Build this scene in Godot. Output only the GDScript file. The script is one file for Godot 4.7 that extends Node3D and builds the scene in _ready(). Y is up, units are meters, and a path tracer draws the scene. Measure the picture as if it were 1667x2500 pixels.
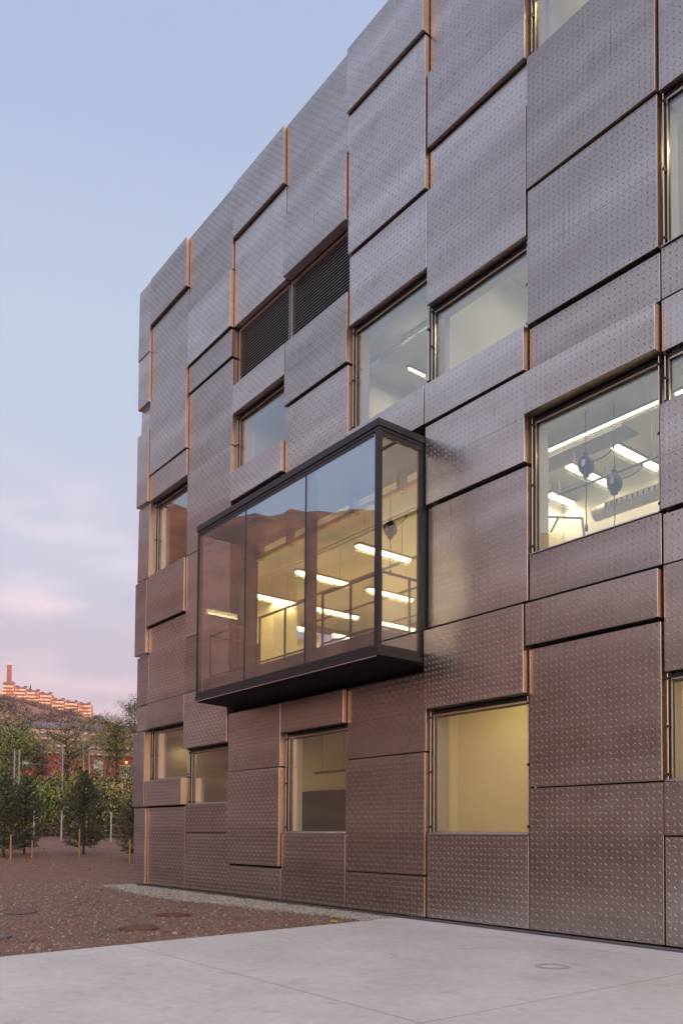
extends Node3D

# ---------------------------------------------------------------- helpers
var mats := {}
var used := {}
var rng := RandomNumberGenerator.new()
const U := 0.7
const BASE := 0.05
const MOD := 2.152
const XE := -5.661          # boundary between the last two visible bays
const GAP := 0.012

func xl(c: int) -> float:
	return -21.47 if c == 0 else XE - MOD * (8 - c)

func ky(k: float) -> float:
	return BASE + U * k

func mat(called: String, r: float, g: float, b: float, rough := 0.8, metal := 0.0) -> StandardMaterial3D:
	if mats.has(called):
		return mats[called]
	var m := StandardMaterial3D.new()
	m.resource_name = called
	m.albedo_color = Color(r, g, b).linear_to_srgb()
	m.roughness = rough
	m.metallic = metal
	mats[called] = m
	return m

func leaf_mat(called: String, back := 0.35) -> StandardMaterial3D:
	if mats.has(called):
		return mats[called]
	var m := mat(called, 1, 1, 1, 0.7)
	m.vertex_color_use_as_albedo = true
	m.cull_mode = BaseMaterial3D.CULL_DISABLED
	m.backlight_enabled = true
	m.backlight = Color(back, back, back * 0.6)
	return m

func glow(called: String, c: Color, e: float) -> StandardMaterial3D:
	if mats.has(called):
		return mats[called]
	var m := mat(called, 0.8, 0.8, 0.8, 0.5)
	m.emission_enabled = true
	m.emission = c
	m.emission_energy_multiplier = e
	return m

func glass(called: String, tint: Color, metal: float, alpha: float, rough := 0.01) -> StandardMaterial3D:
	if mats.has(called):
		return mats[called]
	var m := StandardMaterial3D.new()
	m.resource_name = called
	m.transparency = BaseMaterial3D.TRANSPARENCY_ALPHA
	m.albedo_color = Color(tint.r, tint.g, tint.b, alpha)
	m.metallic = metal
	m.roughness = rough
	m.cull_mode = BaseMaterial3D.CULL_DISABLED
	mats[called] = m
	return m

func coated(called: String, tint: Color, share_: float) -> StandardMaterial3D:
	# the metal-oxide coat of solar glass: a thin mirror that lets most light through
	if mats.has(called):
		return mats[called]
	var m := StandardMaterial3D.new()
	m.resource_name = called
	var im := Image.create(4, 4, false, Image.FORMAT_RGB8)
	im.fill(Color.WHITE)
	m.albedo_texture = ImageTexture.create_from_image(im)
	m.transparency = BaseMaterial3D.TRANSPARENCY_ALPHA
	m.albedo_color = Color(tint.r, tint.g, tint.b, share_)
	m.metallic = 1.0
	m.roughness = 0.0
	m.cull_mode = BaseMaterial3D.CULL_DISABLED
	mats[called] = m
	return m

func sheet(called: String, x0: float, y0: float, x1: float, y1: float, z: float, m: Material, parent: Node) -> void:
	var st := st_new()
	q(st, Vector3(x0, y0, z), Vector3(x1, y0, z), Vector3(x1, y1, z), Vector3(x0, y1, z), Vector3.BACK)
	part(called, st, m, parent)

func noise_tex(seed_: int, freq: float, c0: Color, c1: Color, oct := 5, size := 512, kind := FastNoiseLite.TYPE_SIMPLEX_SMOOTH, sx := 1.0, sy := 1.0) -> ImageTexture:
	# a tiling noise picture, stretched by sx and sy
	var n := FastNoiseLite.new()
	n.seed = seed_
	n.noise_type = kind
	n.frequency = freq
	n.fractal_octaves = oct
	var im := Image.create(size, size, true, Image.FORMAT_RGB8)
	for y in size:
		for x in size:
			var fx := float(x) / size
			var fy := float(y) / size
			var v := 0.0
			# torus mapping keeps both borders seamless
			var a := fx * TAU
			var b := fy * TAU
			v = n.get_noise_3d(cos(a) * sx * 40.0, sin(a) * sx * 40.0 + cos(b) * sy * 40.0, sin(b) * sy * 40.0)
			v = clampf(0.5 + 0.8 * v, 0.0, 1.0)
			im.set_pixel(x, y, c0.lerp(c1, v))
	im.generate_mipmaps()
	return ImageTexture.create_from_image(im)

func grain_tex(seed_: int, broad: float, fine: float, c0: Color, c1: Color, size := 1024, speck := 0.12, spots := 0.0) -> ImageTexture:
	var n := FastNoiseLite.new()
	n.seed = seed_
	n.noise_type = FastNoiseLite.TYPE_SIMPLEX_SMOOTH
	n.frequency = broad
	n.fractal_octaves = 4
	var a := n.get_seamless_image(size, size)
	n.seed = seed_ + 1
	n.frequency = fine
	n.fractal_octaves = 5
	var b := n.get_seamless_image(size, size)
	n.seed = seed_ + 2
	n.frequency = broad * 2.6
	var d := n.get_seamless_image(size, size)
	var r := RandomNumberGenerator.new()
	r.seed = seed_
	var im := Image.create(size, size, true, Image.FORMAT_RGB8)
	for y in size:
		for x in size:
			var v := 0.55 * a.get_pixel(x, y).r + 0.45 * b.get_pixel(x, y).r + r.randf_range(-speck, speck)
			if spots > 0.0:
				v -= spots * smoothstep(0.72, 0.86, d.get_pixel(x, y).r)
			im.set_pixel(x, y, c0.lerp(c1, clampf(v, 0.0, 1.0)))
	im.generate_mipmaps()
	return ImageTexture.create_from_image(im)

func st_new() -> SurfaceTool:
	var st := SurfaceTool.new()
	st.begin(Mesh.PRIMITIVE_TRIANGLES)
	return st

func q(st: SurfaceTool, a: Vector3, b: Vector3, c: Vector3, d: Vector3, n: Vector3) -> void:
	st.set_normal(n.normalized())
	if (b - a).cross(c - a).dot(n) > 0.0:
		for v in [a, c, b, a, d, c]:
			st.add_vertex(v)
	else:
		for v in [a, b, c, a, c, d]:
			st.add_vertex(v)

func tri(st: SurfaceTool, a: Vector3, b: Vector3, c: Vector3, n: Vector3) -> void:
	st.set_normal(n.normalized())
	if (b - a).cross(c - a).dot(n) > 0.0:
		for v in [a, c, b]:
			st.add_vertex(v)
	else:
		for v in [a, b, c]:
			st.add_vertex(v)

func box(st: SurfaceTool, p: Vector3, s: Vector3) -> void:
	# p: lowest corner, s: size
	var x0 := p.x
	var y0 := p.y
	var z0 := p.z
	var x1 := p.x + s.x
	var y1 := p.y + s.y
	var z1 := p.z + s.z
	q(st, Vector3(x0, y0, z1), Vector3(x1, y0, z1), Vector3(x1, y1, z1), Vector3(x0, y1, z1), Vector3.BACK)
	q(st, Vector3(x0, y0, z0), Vector3(x1, y0, z0), Vector3(x1, y1, z0), Vector3(x0, y1, z0), Vector3.FORWARD)
	q(st, Vector3(x0, y0, z0), Vector3(x0, y0, z1), Vector3(x0, y1, z1), Vector3(x0, y1, z0), Vector3.LEFT)
	q(st, Vector3(x1, y0, z0), Vector3(x1, y0, z1), Vector3(x1, y1, z1), Vector3(x1, y1, z0), Vector3.RIGHT)
	q(st, Vector3(x0, y1, z0), Vector3(x1, y1, z0), Vector3(x1, y1, z1), Vector3(x0, y1, z1), Vector3.UP)
	q(st, Vector3(x0, y0, z0), Vector3(x1, y0, z0), Vector3(x1, y0, z1), Vector3(x0, y0, z1), Vector3.DOWN)

func bx(st: SurfaceTool, x0: float, y0: float, z0: float, x1: float, y1: float, z1: float) -> void:
	box(st, Vector3(x0, y0, z0), Vector3(x1 - x0, y1 - y0, z1 - z0))

func tube(st: SurfaceTool, a: Vector3, b: Vector3, r0: float, r1: float, n := 8, caps := true) -> void:
	var d := (b - a).normalized()
	var s := d.cross(Vector3.UP)
	if s.length() < 0.01:
		s = d.cross(Vector3.RIGHT)
	s = s.normalized()
	var t := d.cross(s)
	for i in n:
		var a0 := TAU * i / n
		var a1 := TAU * (i + 1) / n
		var n0 := s * cos(a0) + t * sin(a0)
		var n1 := s * cos(a1) + t * sin(a1)
		var p := [a + n0 * r0, a + n1 * r0, b + n1 * r1, b + n0 * r1]
		var nn := [n0, n1, n1, n0]
		var order := [0, 2, 1, 0, 3, 2] if (p[1] - p[0]).cross(p[2] - p[0]).dot(n0) > 0.0 else [0, 1, 2, 0, 2, 3]
		for k in order:
			st.set_normal(nn[k])
			st.add_vertex(p[k])
		if caps:
			tri(st, a, a + n0 * r0, a + n1 * r0, -d)
			tri(st, b, b + n0 * r1, b + n1 * r1, d)

func path(st: SurfaceTool, pts: Array, r: float, n := 6) -> void:
	for i in pts.size() - 1:
		tube(st, pts[i], pts[i + 1], r, r, n)

func numbered(called: String) -> String:
	var k: int = used.get(called, 0)
	used[called] = k + 1
	return called if k == 0 else "%s_%03d" % [called, k]

func part(called: String, st: SurfaceTool, m: Material, parent: Node, kind := "") -> MeshInstance3D:
	var o := MeshInstance3D.new()
	o.mesh = st.commit()
	o.mesh.surface_set_material(0, m)
	o.name = called
	if kind:
		o.set_meta("kind", kind)
	parent.add_child(o, true)
	return o

func share(called: String, mesh: Mesh, at: Vector3, parent: Node) -> MeshInstance3D:
	var o := MeshInstance3D.new()
	o.mesh = mesh
	o.name = called
	o.position = at
	parent.add_child(o, true)
	return o

func tag(o: Node, label: String, category: String, group := "") -> Node:
	o.set_meta("label", label)
	o.set_meta("category", category)
	if group:
		o.set_meta("group", group)
	return o

func thing(called: String, label: String, category: String, at := Vector3.ZERO, group := "") -> Node3D:
	var o := Node3D.new()
	o.name = numbered(called)
	o.position = at
	add_child(o)
	tag(o, label, category, group)
	return o

func solid(called: String, st: SurfaceTool, m: Material, label: String, category: String, group := "") -> MeshInstance3D:
	var o := part(numbered(called), st, m, self)
	tag(o, label, category, group)
	return o

func structure(called: String, st: SurfaceTool, m: Material) -> MeshInstance3D:
	return part(numbered(called), st, m, self, "structure")

func scatter(called: String, mesh: Mesh, xf: Array, cols: Array, parent: Node) -> MultiMeshInstance3D:
	var mm := MultiMesh.new()
	mm.transform_format = MultiMesh.TRANSFORM_3D
	mm.use_colors = cols.size() > 0
	mm.mesh = mesh
	mm.instance_count = xf.size()
	for i in xf.size():
		mm.set_instance_transform(i, xf[i])
		if cols.size() > 0:
			mm.set_instance_color(i, cols[i])
	var o := MultiMeshInstance3D.new()
	o.multimesh = mm
	o.name = called
	o.set_meta("kind", "stuff")
	parent.add_child(o, true)
	return o

func rf(a: float, b: float) -> float:
	return rng.randf_range(a, b)

# ---------------------------------------------------------------- sky
func ramp(stops: Array, e: float) -> Vector3:
	for i in stops.size() - 1:
		if e <= stops[i + 1][0]:
			var t: float = clampf((e - stops[i][0]) / (stops[i + 1][0] - stops[i][0]), 0.0, 1.0)
			t = t * t * (3.0 - 2.0 * t)
			return stops[i][1].lerp(stops[i + 1][1], t)
	return stops[-1][1]

func make_sky() -> Sky:
	var w := 1024
	var h := 512
	var im := Image.create(w, h, false, Image.FORMAT_RGBAF)
	var n := FastNoiseLite.new()
	n.seed = 11
	n.frequency = 1.0
	n.fractal_octaves = 5
	var stops := [
		[0.0, Vector3(0.52, 0.43, 0.485)], [6.0, Vector3(0.56, 0.475, 0.545)], [11.0, Vector3(0.585, 0.54, 0.625)],
		[19.0, Vector3(0.555, 0.595, 0.715)], [30.0, Vector3(0.49, 0.575, 0.735)], [45.0, Vector3(0.395, 0.485, 0.69)],
		[65.0, Vector3(0.36, 0.445, 0.62)], [90.0, Vector3(0.36, 0.43, 0.60)]]
	var sun := Vector3(1, 0, 0.12).normalized()
	for y in h:
		var e := 90.0 - 180.0 * (y + 0.5) / h
		var er := deg_to_rad(e)
		for x in w:
			var a := TAU * (x + 0.5) / w
			var d := Vector3(sin(a) * cos(er), sin(er), -cos(a) * cos(er))
			var ee := maxf(e, 0.0)
			var c := ramp(stops, ee)
			var s := Vector3(d.x, 0, d.z).normalized().dot(sun)
			var side := pow(0.5 + 0.5 * s, 2.0)
			c += (Vector3(1.3, 0.82, 0.48) * exp(-ee / 20.0) + Vector3(9.0, 4.4, 1.9) * exp(-ee / 4.2)) * pow(0.5 + 0.5 * s, 3.0)
			c += Vector3(1.35, 1.15, 0.95) * side * exp(-ee / 55.0)
			# thin, drawn-out clouds low in the sky
			var p := Vector3(d.x * 2.2, d.y * 9.0, d.z * 2.2)
			var v := n.get_noise_3dv(p) + 0.5 * n.get_noise_3dv(p * 2.3 + Vector3(7, 3, 1))
			var low := exp(-pow((ee - 13.0) / 9.0, 2.0))
			c += Vector3(0.24, 0.13, 0.11) * maxf(v - 0.05, 0.0) * low * 2.6
			c += Vector3(-0.09, -0.03, 0.0) * maxf(-v - 0.1, 0.0) * low * 2.6
			c *= 1.0 + 0.03 * n.get_noise_3dv(d * 1.3 + Vector3(3, 0, 9)) * exp(-ee / 40.0)
			if e < 0.0:
				c = Vector3(0.16, 0.13, 0.12)
			im.set_pixel(x, y, Color(c.x, c.y, c.z, 1))
	var m := PanoramaSkyMaterial.new()
	m.panorama = ImageTexture.create_from_image(im)
	var sky := Sky.new()
	sky.sky_material = m
	return sky

# ---------------------------------------------------------------- land
func gh(x: float, z: float) -> float:
	# height of the soil: level by the building, a mound behind its corner, then rising land
	var h := 0.0
	var l := -x - 23.2 - 0.25 * maxf(0.0, z - 2.0)
	if l > 0.0:
		h = 0.115 * l if l < 6.0 else 0.69 + 0.05 * (l - 6.0)
		h *= smoothstep(0.0, 2.5, l)
	if l > 16.0:
		h = 1.19 + 0.085 * (l - 16.0)
	if z > 25.0:
		h = lerpf(h, minf(h, 0.4), clampf((z - 25.0) / 25.0, 0.0, 1.0))
	h = minf(h, 12.0)
	if x > 60.0:
		h += minf(0.02 * (x - 60.0), 8.0)
	return h

func land_noise(x: float, z: float, n: FastNoiseLite) -> float:
	return n.get_noise_2d(x, z)

func grid_mesh(xs: Array, zs: Array, f: Callable) -> ArrayMesh:
	var st := st_new()
	st.set_smooth_group(0)
	var w := xs.size()
	for z in zs:
		for x in xs:
			var y: float = f.call(x, z)
			var e := 0.3
			var nx: float = f.call(x - e, z) - f.call(x + e, z)
			var nz: float = f.call(x, z - e) - f.call(x, z + e)
			st.set_normal(Vector3(nx, 2.0 * e, nz).normalized())
			st.add_vertex(Vector3(x, y, z))
	for j in zs.size() - 1:
		for i in w - 1:
			var k := j * w + i
			for id in [k, k + 1, k + w, k + 1, k + w + 1, k + w]:
				st.add_index(id)
	return st.commit()

func axis(ranges: Array) -> Array:
	# [[from, to, step], ...]
	var out := []
	for r in ranges:
		var v: float = r[0]
		while v < r[1] - 1e-4:
			out.append(v)
			v += r[2]
	out.append(ranges[-1][1])
	return out

# ---------------------------------------------------------------- facade
var panel_bodies := {}
var tread_sheets := {}
var metal: Array = []

func panel_body(w: float, h: float, seam: bool, m: Material) -> ArrayMesh:
	var key := "%.3f %.3f %s %s" % [w, h, seam, m.resource_name]
	if panel_bodies.has(key):
		return panel_bodies[key]
	var st := st_new()
	var c := 0.005
	var back := -0.2
	var ys := [[c, h - c]]
	if seam:
		ys = [[c, h * 0.5 - 0.003], [h * 0.5 + 0.003, h - c]]
	for s in ys:
		q(st, Vector3(c, s[0], 0), Vector3(w - c, s[0], 0), Vector3(w - c, s[1], 0), Vector3(c, s[1], 0), Vector3.BACK)
	if seam:
		var y := h * 0.5
		q(st, Vector3(c, y - 0.003, 0), Vector3(w - c, y - 0.003, 0), Vector3(w - c, y, -0.003), Vector3(c, y, -0.003), Vector3(0, 1, 1))
		q(st, Vector3(c, y, -0.003), Vector3(w - c, y, -0.003), Vector3(w - c, y + 0.003, 0), Vector3(c, y + 0.003, 0), Vector3(0, -1, 1))
	# chamfers
	q(st, Vector3(c, c, 0), Vector3(c, h - c, 0), Vector3(0, h - c, -c), Vector3(0, c, -c), Vector3(-1, 0, 1))
	q(st, Vector3(w - c, c, 0), Vector3(w - c, h - c, 0), Vector3(w, h - c, -c), Vector3(w, c, -c), Vector3(1, 0, 1))
	q(st, Vector3(c, h - c, 0), Vector3(w - c, h - c, 0), Vector3(w - c, h, -c), Vector3(c, h, -c), Vector3(0, 1, 1))
	q(st, Vector3(c, c, 0), Vector3(w - c, c, 0), Vector3(w - c, 0, -c), Vector3(c, 0, -c), Vector3(0, -1, 1))
	# returns
	q(st, Vector3(c, h, -c), Vector3(w - c, h, -c), Vector3(w - c, h, back), Vector3(c, h, back), Vector3.UP)
	q(st, Vector3(c, 0, -c), Vector3(w - c, 0, -c), Vector3(w - c, 0, back), Vector3(c, 0, back), Vector3.DOWN)
	var me := st.commit()
	# the side returns get a separate copper-toned surface
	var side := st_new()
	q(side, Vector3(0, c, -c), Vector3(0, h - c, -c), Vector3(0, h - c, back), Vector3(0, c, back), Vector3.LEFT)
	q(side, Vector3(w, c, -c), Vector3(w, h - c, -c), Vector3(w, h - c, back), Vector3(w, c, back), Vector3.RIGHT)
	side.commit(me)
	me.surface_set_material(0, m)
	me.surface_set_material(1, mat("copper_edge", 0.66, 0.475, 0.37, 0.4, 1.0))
	panel_bodies[key] = me
	return me

func one_tread(st: SurfaceTool, c: Vector3, s: float) -> void:
	# a slim raised bar with sloped flanks, at 45 degrees (s = 1 or -1)
	var u := Vector3(1, s, 0).normalized()
	var v := Vector3(-s, 1, 0).normalized()
	var l := 0.0295
	var w := 0.0095
	var hh := 0.0058
	var b := [c + u * l, c + u * (l * 0.72) + v * w, c - u * (l * 0.72) + v * w, c - u * l, c - u * (l * 0.72) - v * w, c + u * (l * 0.72) - v * w]
	var z := Vector3(0, 0, hh)
	var t0 := c + u * (l * 0.62) + z
	var t1 := c - u * (l * 0.62) + z
	var o := v * 0.0022
	q(st, b[1], b[2], t1 + o, t0 + o, v + Vector3(0, 0, 1.15))
	q(st, b[4], b[5], t0 - o, t1 - o, -v + Vector3(0, 0, 1.15))
	q(st, t0 + o, t1 + o, t1 - o, t0 - o, Vector3.BACK)
	q(st, b[0], b[1], t0 + o, t0 - o, u * 0.6 + Vector3(0, 0, 1) + v * 0.3)
	tri(st, b[0], b[5], t0 - o, u * 0.6 + Vector3(0, 0, 1) - v * 0.3)
	q(st, b[3], b[2], t1 + o, t1 - o, -u * 0.6 + Vector3(0, 0, 1) + v * 0.3)
	tri(st, b[3], b[4], t1 - o, -u * 0.6 + Vector3(0, 0, 1) - v * 0.3)

func tread_sheet(w: float, h: float, m: Material) -> ArrayMesh:
	var key := "%.3f %.3f %s" % [w, h, m.resource_name]
	if tread_sheets.has(key):
		return tread_sheets[key]
	var st := st_new()
	var nx := int(round(w / 0.0897))
	var ny := int(round(h / 0.0875))
	var px := w / nx
	var py := h / ny
	for j in ny:
		for i in nx:
			one_tread(st, Vector3((i + 0.5) * px, (j + 0.5) * py, 0.0), 1.0 if (i + j) % 2 == 0 else -1.0)
	var me := st.commit()
	me.surface_set_material(0, m)
	tread_sheets[key] = me
	return me

func add_panel(b: Node, c: int, k1: float, k0: float, z: float, drop: float) -> void:
	var w := xl(c + 1) - xl(c) - 2.0 * GAP
	var h := U * (k1 - k0) - 2.0 * GAP * 0.8 - drop
	var m: Material = metal[(c * 5 + int(k0) * 3 + rng.randi() % 2) % metal.size()]
	var at := Vector3(xl(c) + GAP, ky(k0) + GAP * 0.8, z)
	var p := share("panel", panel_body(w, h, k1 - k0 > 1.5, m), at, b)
	p.rotation = Vector3(rf(-0.010, 0.006), rf(-0.006, 0.006), 0)
	var t := share("tread_pattern", tread_sheet(w, h, m), Vector3.ZERO, p)
	t.set_meta("kind", "stuff")

func add_window(b: Node, c: int, k1: float, k0: float, tint: Material) -> void:
	var x0 := xl(c)
	var x1 := xl(c + 1)
	var y0 := ky(k0)
	var y1 := ky(k1)
	var fr := mat("dark_frame", 0.02, 0.02, 0.024, 0.35, 0.3)
	var br := mat("bronze_trim", 0.16, 0.12, 0.095, 0.35, 0.9)
	var al := mat("pale_trim", 0.55, 0.5, 0.45, 0.3, 0.9)
	var st := st_new()
	var g := 0.025
	var f := 0.042
	bx(st, x0 + g, y0, -0.19, x0 + g + f, y1, -0.105)
	bx(st, x1 - g - f, y0, -0.19, x1 - g, y1, -0.105)
	bx(st, x0 + g + f, y1 - 0.075, -0.19, x1 - g - f, y1 - 0.02, -0.105)
	bx(st, x0 + g + f, y0 + 0.01, -0.19, x1 - g - f, y0 + 0.045, -0.107)
	var wnd := part("window", st, fr, b)
	sheet("coating", x0 + g + f, y0 + 0.03, x1 - g - f, y1 - 0.07, -0.1343, coated("window_coat", Color(0.86, 0.95, 1.0), 0.10), wnd)
	for k in 2:
		st = st_new()
		bx(st, x0 + g + f, y0 + 0.03, -0.142 - 0.018 * k, x1 - g - f, y1 - 0.07, -0.136 - 0.018 * k)
		part("pane", st, tint, wnd)
	st = st_new()
	q(st, Vector3(x0 + g, y0 + 0.05, -0.13), Vector3(x1 - g, y0 + 0.05, -0.13), Vector3(x1 - g, y0 + 0.012, -0.012), Vector3(x0 + g, y0 + 0.012, -0.012), Vector3(0, 1, 0.3))
	q(st, Vector3(x0 + g, y0 + 0.012, -0.012), Vector3(x1 - g, y0 + 0.012, -0.012), Vector3(x1 - g, y0 - 0.004, -0.012), Vector3(x0 + g, y0 - 0.004, -0.012), Vector3.BACK)
	part("sill", st, mat("sill_metal", 0.42, 0.38, 0.42, 0.42, 0.75), wnd)
	st = st_new()
	bx(st, x0 + g + f, y1 - 0.092, -0.118, x1 - g - f, y1 - 0.075, -0.098)
	bx(st, x0 + g + f, y0 + 0.045, -0.118, x0 + g + f + 0.014, y1 - 0.092, -0.098)
	part("glazing_bead", st, al, wnd)
	st = st_new()
	bx(st, x0 + g + f, y1 - 0.125, -0.19, x1 - g - f, y1 - 0.092, -0.16)
	part("head_trim", st, br, wnd)
	# the pair of guide rails for the outside blind, and their brackets
	for x in [x0 + 0.045, x1 - 0.045]:
		st = st_new()
		tube(st, Vector3(x, y0 + 0.02, -0.055), Vector3(x, y1 - 0.02, -0.055), 0.009, 0.009, 6)
		part("guide_rail", st, al, wnd)
		for t in [0.06, 0.5, 0.94]:
			st = st_new()
			var y := lerpf(y0, y1, t)
			bx(st, x - 0.016, y - 0.018, -0.104, x + 0.016, y + 0.018, -0.045)
			part("bracket", st, fr, wnd)

func add_louver(b: Node, c: int, k1: float, k0: float) -> void:
	var x0 := xl(c)
	var x1 := xl(c + 1)
	var y0 := ky(k0)
	var y1 := ky(k1)
	var st := st_new()
	var g := 0.03
	bx(st, x0 + g, y0, -0.16, x0 + g + 0.05, y1 - 0.02, -0.075)
	bx(st, x1 - g - 0.03, y0, -0.16, x1 - g, y1 - 0.02, -0.085)
	bx(st, x0 + g + 0.05, y1 - 0.075, -0.16, x1 - g - 0.03, y1 - 0.02, -0.085)
	bx(st, x0 + g + 0.05, y0, -0.16, x1 - g - 0.03, y0 + 0.03, -0.085)
	var l := part("louver_vent", st, mat("vent_frame", 0.4, 0.36, 0.36, 0.4, 0.8), b)
	st = st_new()
	bx(st, x0 + g + 0.05, y0, -0.24, x1 - g - 0.03, y1 - 0.03, -0.2)
	part("back_plate", st, mat("vent_black", 0.006, 0.006, 0.006, 0.9), l)
	st = st_new()
	var w := x1 - x0 - 2.0 * g - 0.08
	q(st, Vector3(0, 0.0, 0.045), Vector3(w, 0.0, 0.045), Vector3(w, 0.032, 0.0), Vector3(0, 0.032, 0.0), Vector3(0, 1, 0.7))
	q(st, Vector3(0, 0.0, 0.045), Vector3(w, 0.0, 0.045), Vector3(w, -0.012, 0.045), Vector3(0, -0.012, 0.045), Vector3.BACK)
	q(st, Vector3(0, -0.012, 0.045), Vector3(w, -0.012, 0.045), Vector3(w, 0.022, 0.0), Vector3(0, 0.022, 0.0), Vector3(0, -1, -0.7))
	var me := st.commit()
	me.surface_set_material(0, mat("vent_slat", 0.30, 0.27, 0.27, 0.4, 0.8))
	var n := 20
	for i in n:
		share("slat", me, Vector3(x0 + g + 0.05, y0 + 0.055 + (y1 - y0 - 0.14) * i / (n - 1.0), -0.15), l)

# ---------------------------------------------------------------- lamps and fittings
func lamp_light(o: Node3D, size: Vector2, e: float, c: Color, drop: float) -> void:
	var l := AreaLight3D.new()
	l.name = "light"
	l.area_size = size
	l.light_energy = e
	l.light_color = c
	l.shadow_enabled = true
	l.area_range = 40.0
	l.position = Vector3(0, -drop, 0)
	l.rotation = Vector3(-PI / 2, 0, 0)
	o.add_child(l)

func strip_lamp(called: String, label: String, group: String, at: Vector3, along_z: bool, length: float, w: float, e: float, c: Color, g: float, hang: float) -> Node3D:
	var o := thing(called, label, "ceiling lamp", at, group)
	var st := st_new()
	var sx := w if along_z else length
	var sz := length if along_z else w
	bx(st, -sx / 2, 0.0, -sz / 2, sx / 2, 0.05, sz / 2)
	if hang > 0.05:
		for s in [-0.35, 0.35]:
			var p := Vector3(0, 0.05, length * s) if along_z else Vector3(length * s, 0.05, 0)
			tube(st, p, p + Vector3(0, hang - 0.05, 0), 0.006, 0.006, 5)
	part("housing", st, mat("lamp_housing", 0.35, 0.34, 0.3, 0.5), o)
	st = st_new()
	var r := w * 0.42
	var n := 8
	for i in n:
		var a0 := PI + PI * i / n
		var a1 := PI + PI * (i + 1) / n
		var p0 := Vector2(cos(a0) * r, sin(a0) * r * 0.8)
		var p1 := Vector2(cos(a1) * r, sin(a1) * r * 0.8)
		var hl := length / 2 - 0.03
		var nn := Vector3(p0.x + p1.x, p0.y + p1.y, 0)
		if along_z:
			q(st, Vector3(p0.x, p0.y, -hl), Vector3(p1.x, p1.y, -hl), Vector3(p1.x, p1.y, hl), Vector3(p0.x, p0.y, hl), nn)
			for s in [-1, 1]:
				tri(st, Vector3(0, 0, hl * s), Vector3(p0.x, p0.y, hl * s), Vector3(p1.x, p1.y, hl * s), Vector3(0, 0, s))
		else:
			nn = Vector3(0, nn.y, nn.x)
			q(st, Vector3(-hl, p0.y, p0.x), Vector3(-hl, p1.y, p1.x), Vector3(hl, p1.y, p1.x), Vector3(hl, p0.y, p0.x), nn)
	part("tube", st, glow("lamp_glow_%.1f" % g, c, g), o)
	lamp_light(o, Vector2(sx, sz), e, c, r + 0.02)
	return o

func cable_reel(label: String, at: Vector3, drop: float, ceiling: float) -> void:
	var o := thing("cable_reel", label, "cable reel", at, "cable reels hung from the ceilings")
	var dark := mat("reel_black", 0.018, 0.018, 0.024, 0.55)
	var st := st_new()
	# a rounded drum, lathed about the x axis
	var prof := [[-0.085, 0.0], [-0.085, 0.075], [-0.07, 0.115], [-0.035, 0.145], [0.035, 0.145], [0.07, 0.115], [0.085, 0.075], [0.085, 0.0]]
	for i in 16:
		var a0 := TAU * i / 16
		var a1 := TAU * (i + 1) / 16
		for k in prof.size() - 1:
			var p: Array = prof[k]
			var r: Array = prof[k + 1]
			var d := Vector3(p[0] - r[0], 0, 0)
			var am := (a0 + a1) / 2
			var nx: float = (p[0] + r[0]) * 4.0
			var v := [Vector3(p[0], sin(a0) * p[1], cos(a0) * p[1]), Vector3(p[0], sin(a1) * p[1], cos(a1) * p[1]), Vector3(r[0], sin(a1) * r[1], cos(a1) * r[1]), Vector3(r[0], sin(a0) * r[1], cos(a0) * r[1])]
			q(st, v[0], v[1], v[2], v[3], Vector3(nx, sin(am), cos(am)))
	part("drum", st, dark, o)
	st = st_new()
	bx(st, -0.025, 0.1, -0.03, 0.025, 0.2, 0.03)
	tube(st, Vector3(0, 0.2, 0), Vector3(0, ceiling - at.y, 0), 0.008, 0.008, 6)
	part("hanger", st, dark, o)
	st = st_new()
	bx(st, 0.02, -0.06, 0.13, 0.075, 0.03, 0.15)
	part("rating_plate", st, mat("label_white", 0.6, 0.6, 0.58, 0.5), o)
	st = st_new()
	bx(st, -0.04, -0.185, -0.03, 0.04, -0.14, 0.03)
	var pts := [Vector3(0, -0.18, 0)]
	for i in 8:
		pts.append(Vector3(0.006 * sin(i * 1.1), -0.18 - drop * (i + 1) / 8.0, 0.005 * cos(i * 1.7)))
	path(st, pts, 0.008, 6)
	part("cable", st, dark, o)
	st = st_new()
	var e: Vector3 = pts[-1]
	tube(st, e, e - Vector3(0, 0.05, 0), 0.016, 0.026, 8)
	tube(st, e - Vector3(0, 0.05, 0), e - Vector3(0, 0.1, 0), 0.026, 0.022, 8)
	part("plug", st, dark, o)
	st = st_new()
	pts = []
	for i in 9:
		var t := i / 8.0
		pts.append(Vector3(0.08 + 0.42 * t, 0.02 - 0.16 * t + 0.2 * t * t, 0.05))
	path(st, pts, 0.008, 5)
	tube(st, pts[-1], pts[-1] + Vector3(0.0, 0.05, 0), 0.014, 0.018, 6)
	part("feed_cable", st, dark, o)

# ---------------------------------------------------------------- plants
func leaf(st: SurfaceTool, p: Vector3, size: float, c: Color) -> void:
	c = Color(minf(c.r * 2.3, 0.6), minf(c.g * 2.3, 0.6), minf(c.b * 2.3, 0.6))
	var d := Vector3(rf(-1, 1), rf(-1, 1), rf(-1, 1)).normalized()
	var e := d.cross(Vector3(rf(-1, 1), rf(-1, 1), rf(-1, 1))).normalized()
	var n := d.cross(e)
	st.set_color(c)
	st.set_normal(n if n.y > 0 else -n)
	st.add_vertex(p - d * size * 0.5)
	st.add_vertex(p + e * size * 0.32)
	st.add_vertex(p + d * size * 0.5)

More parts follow.
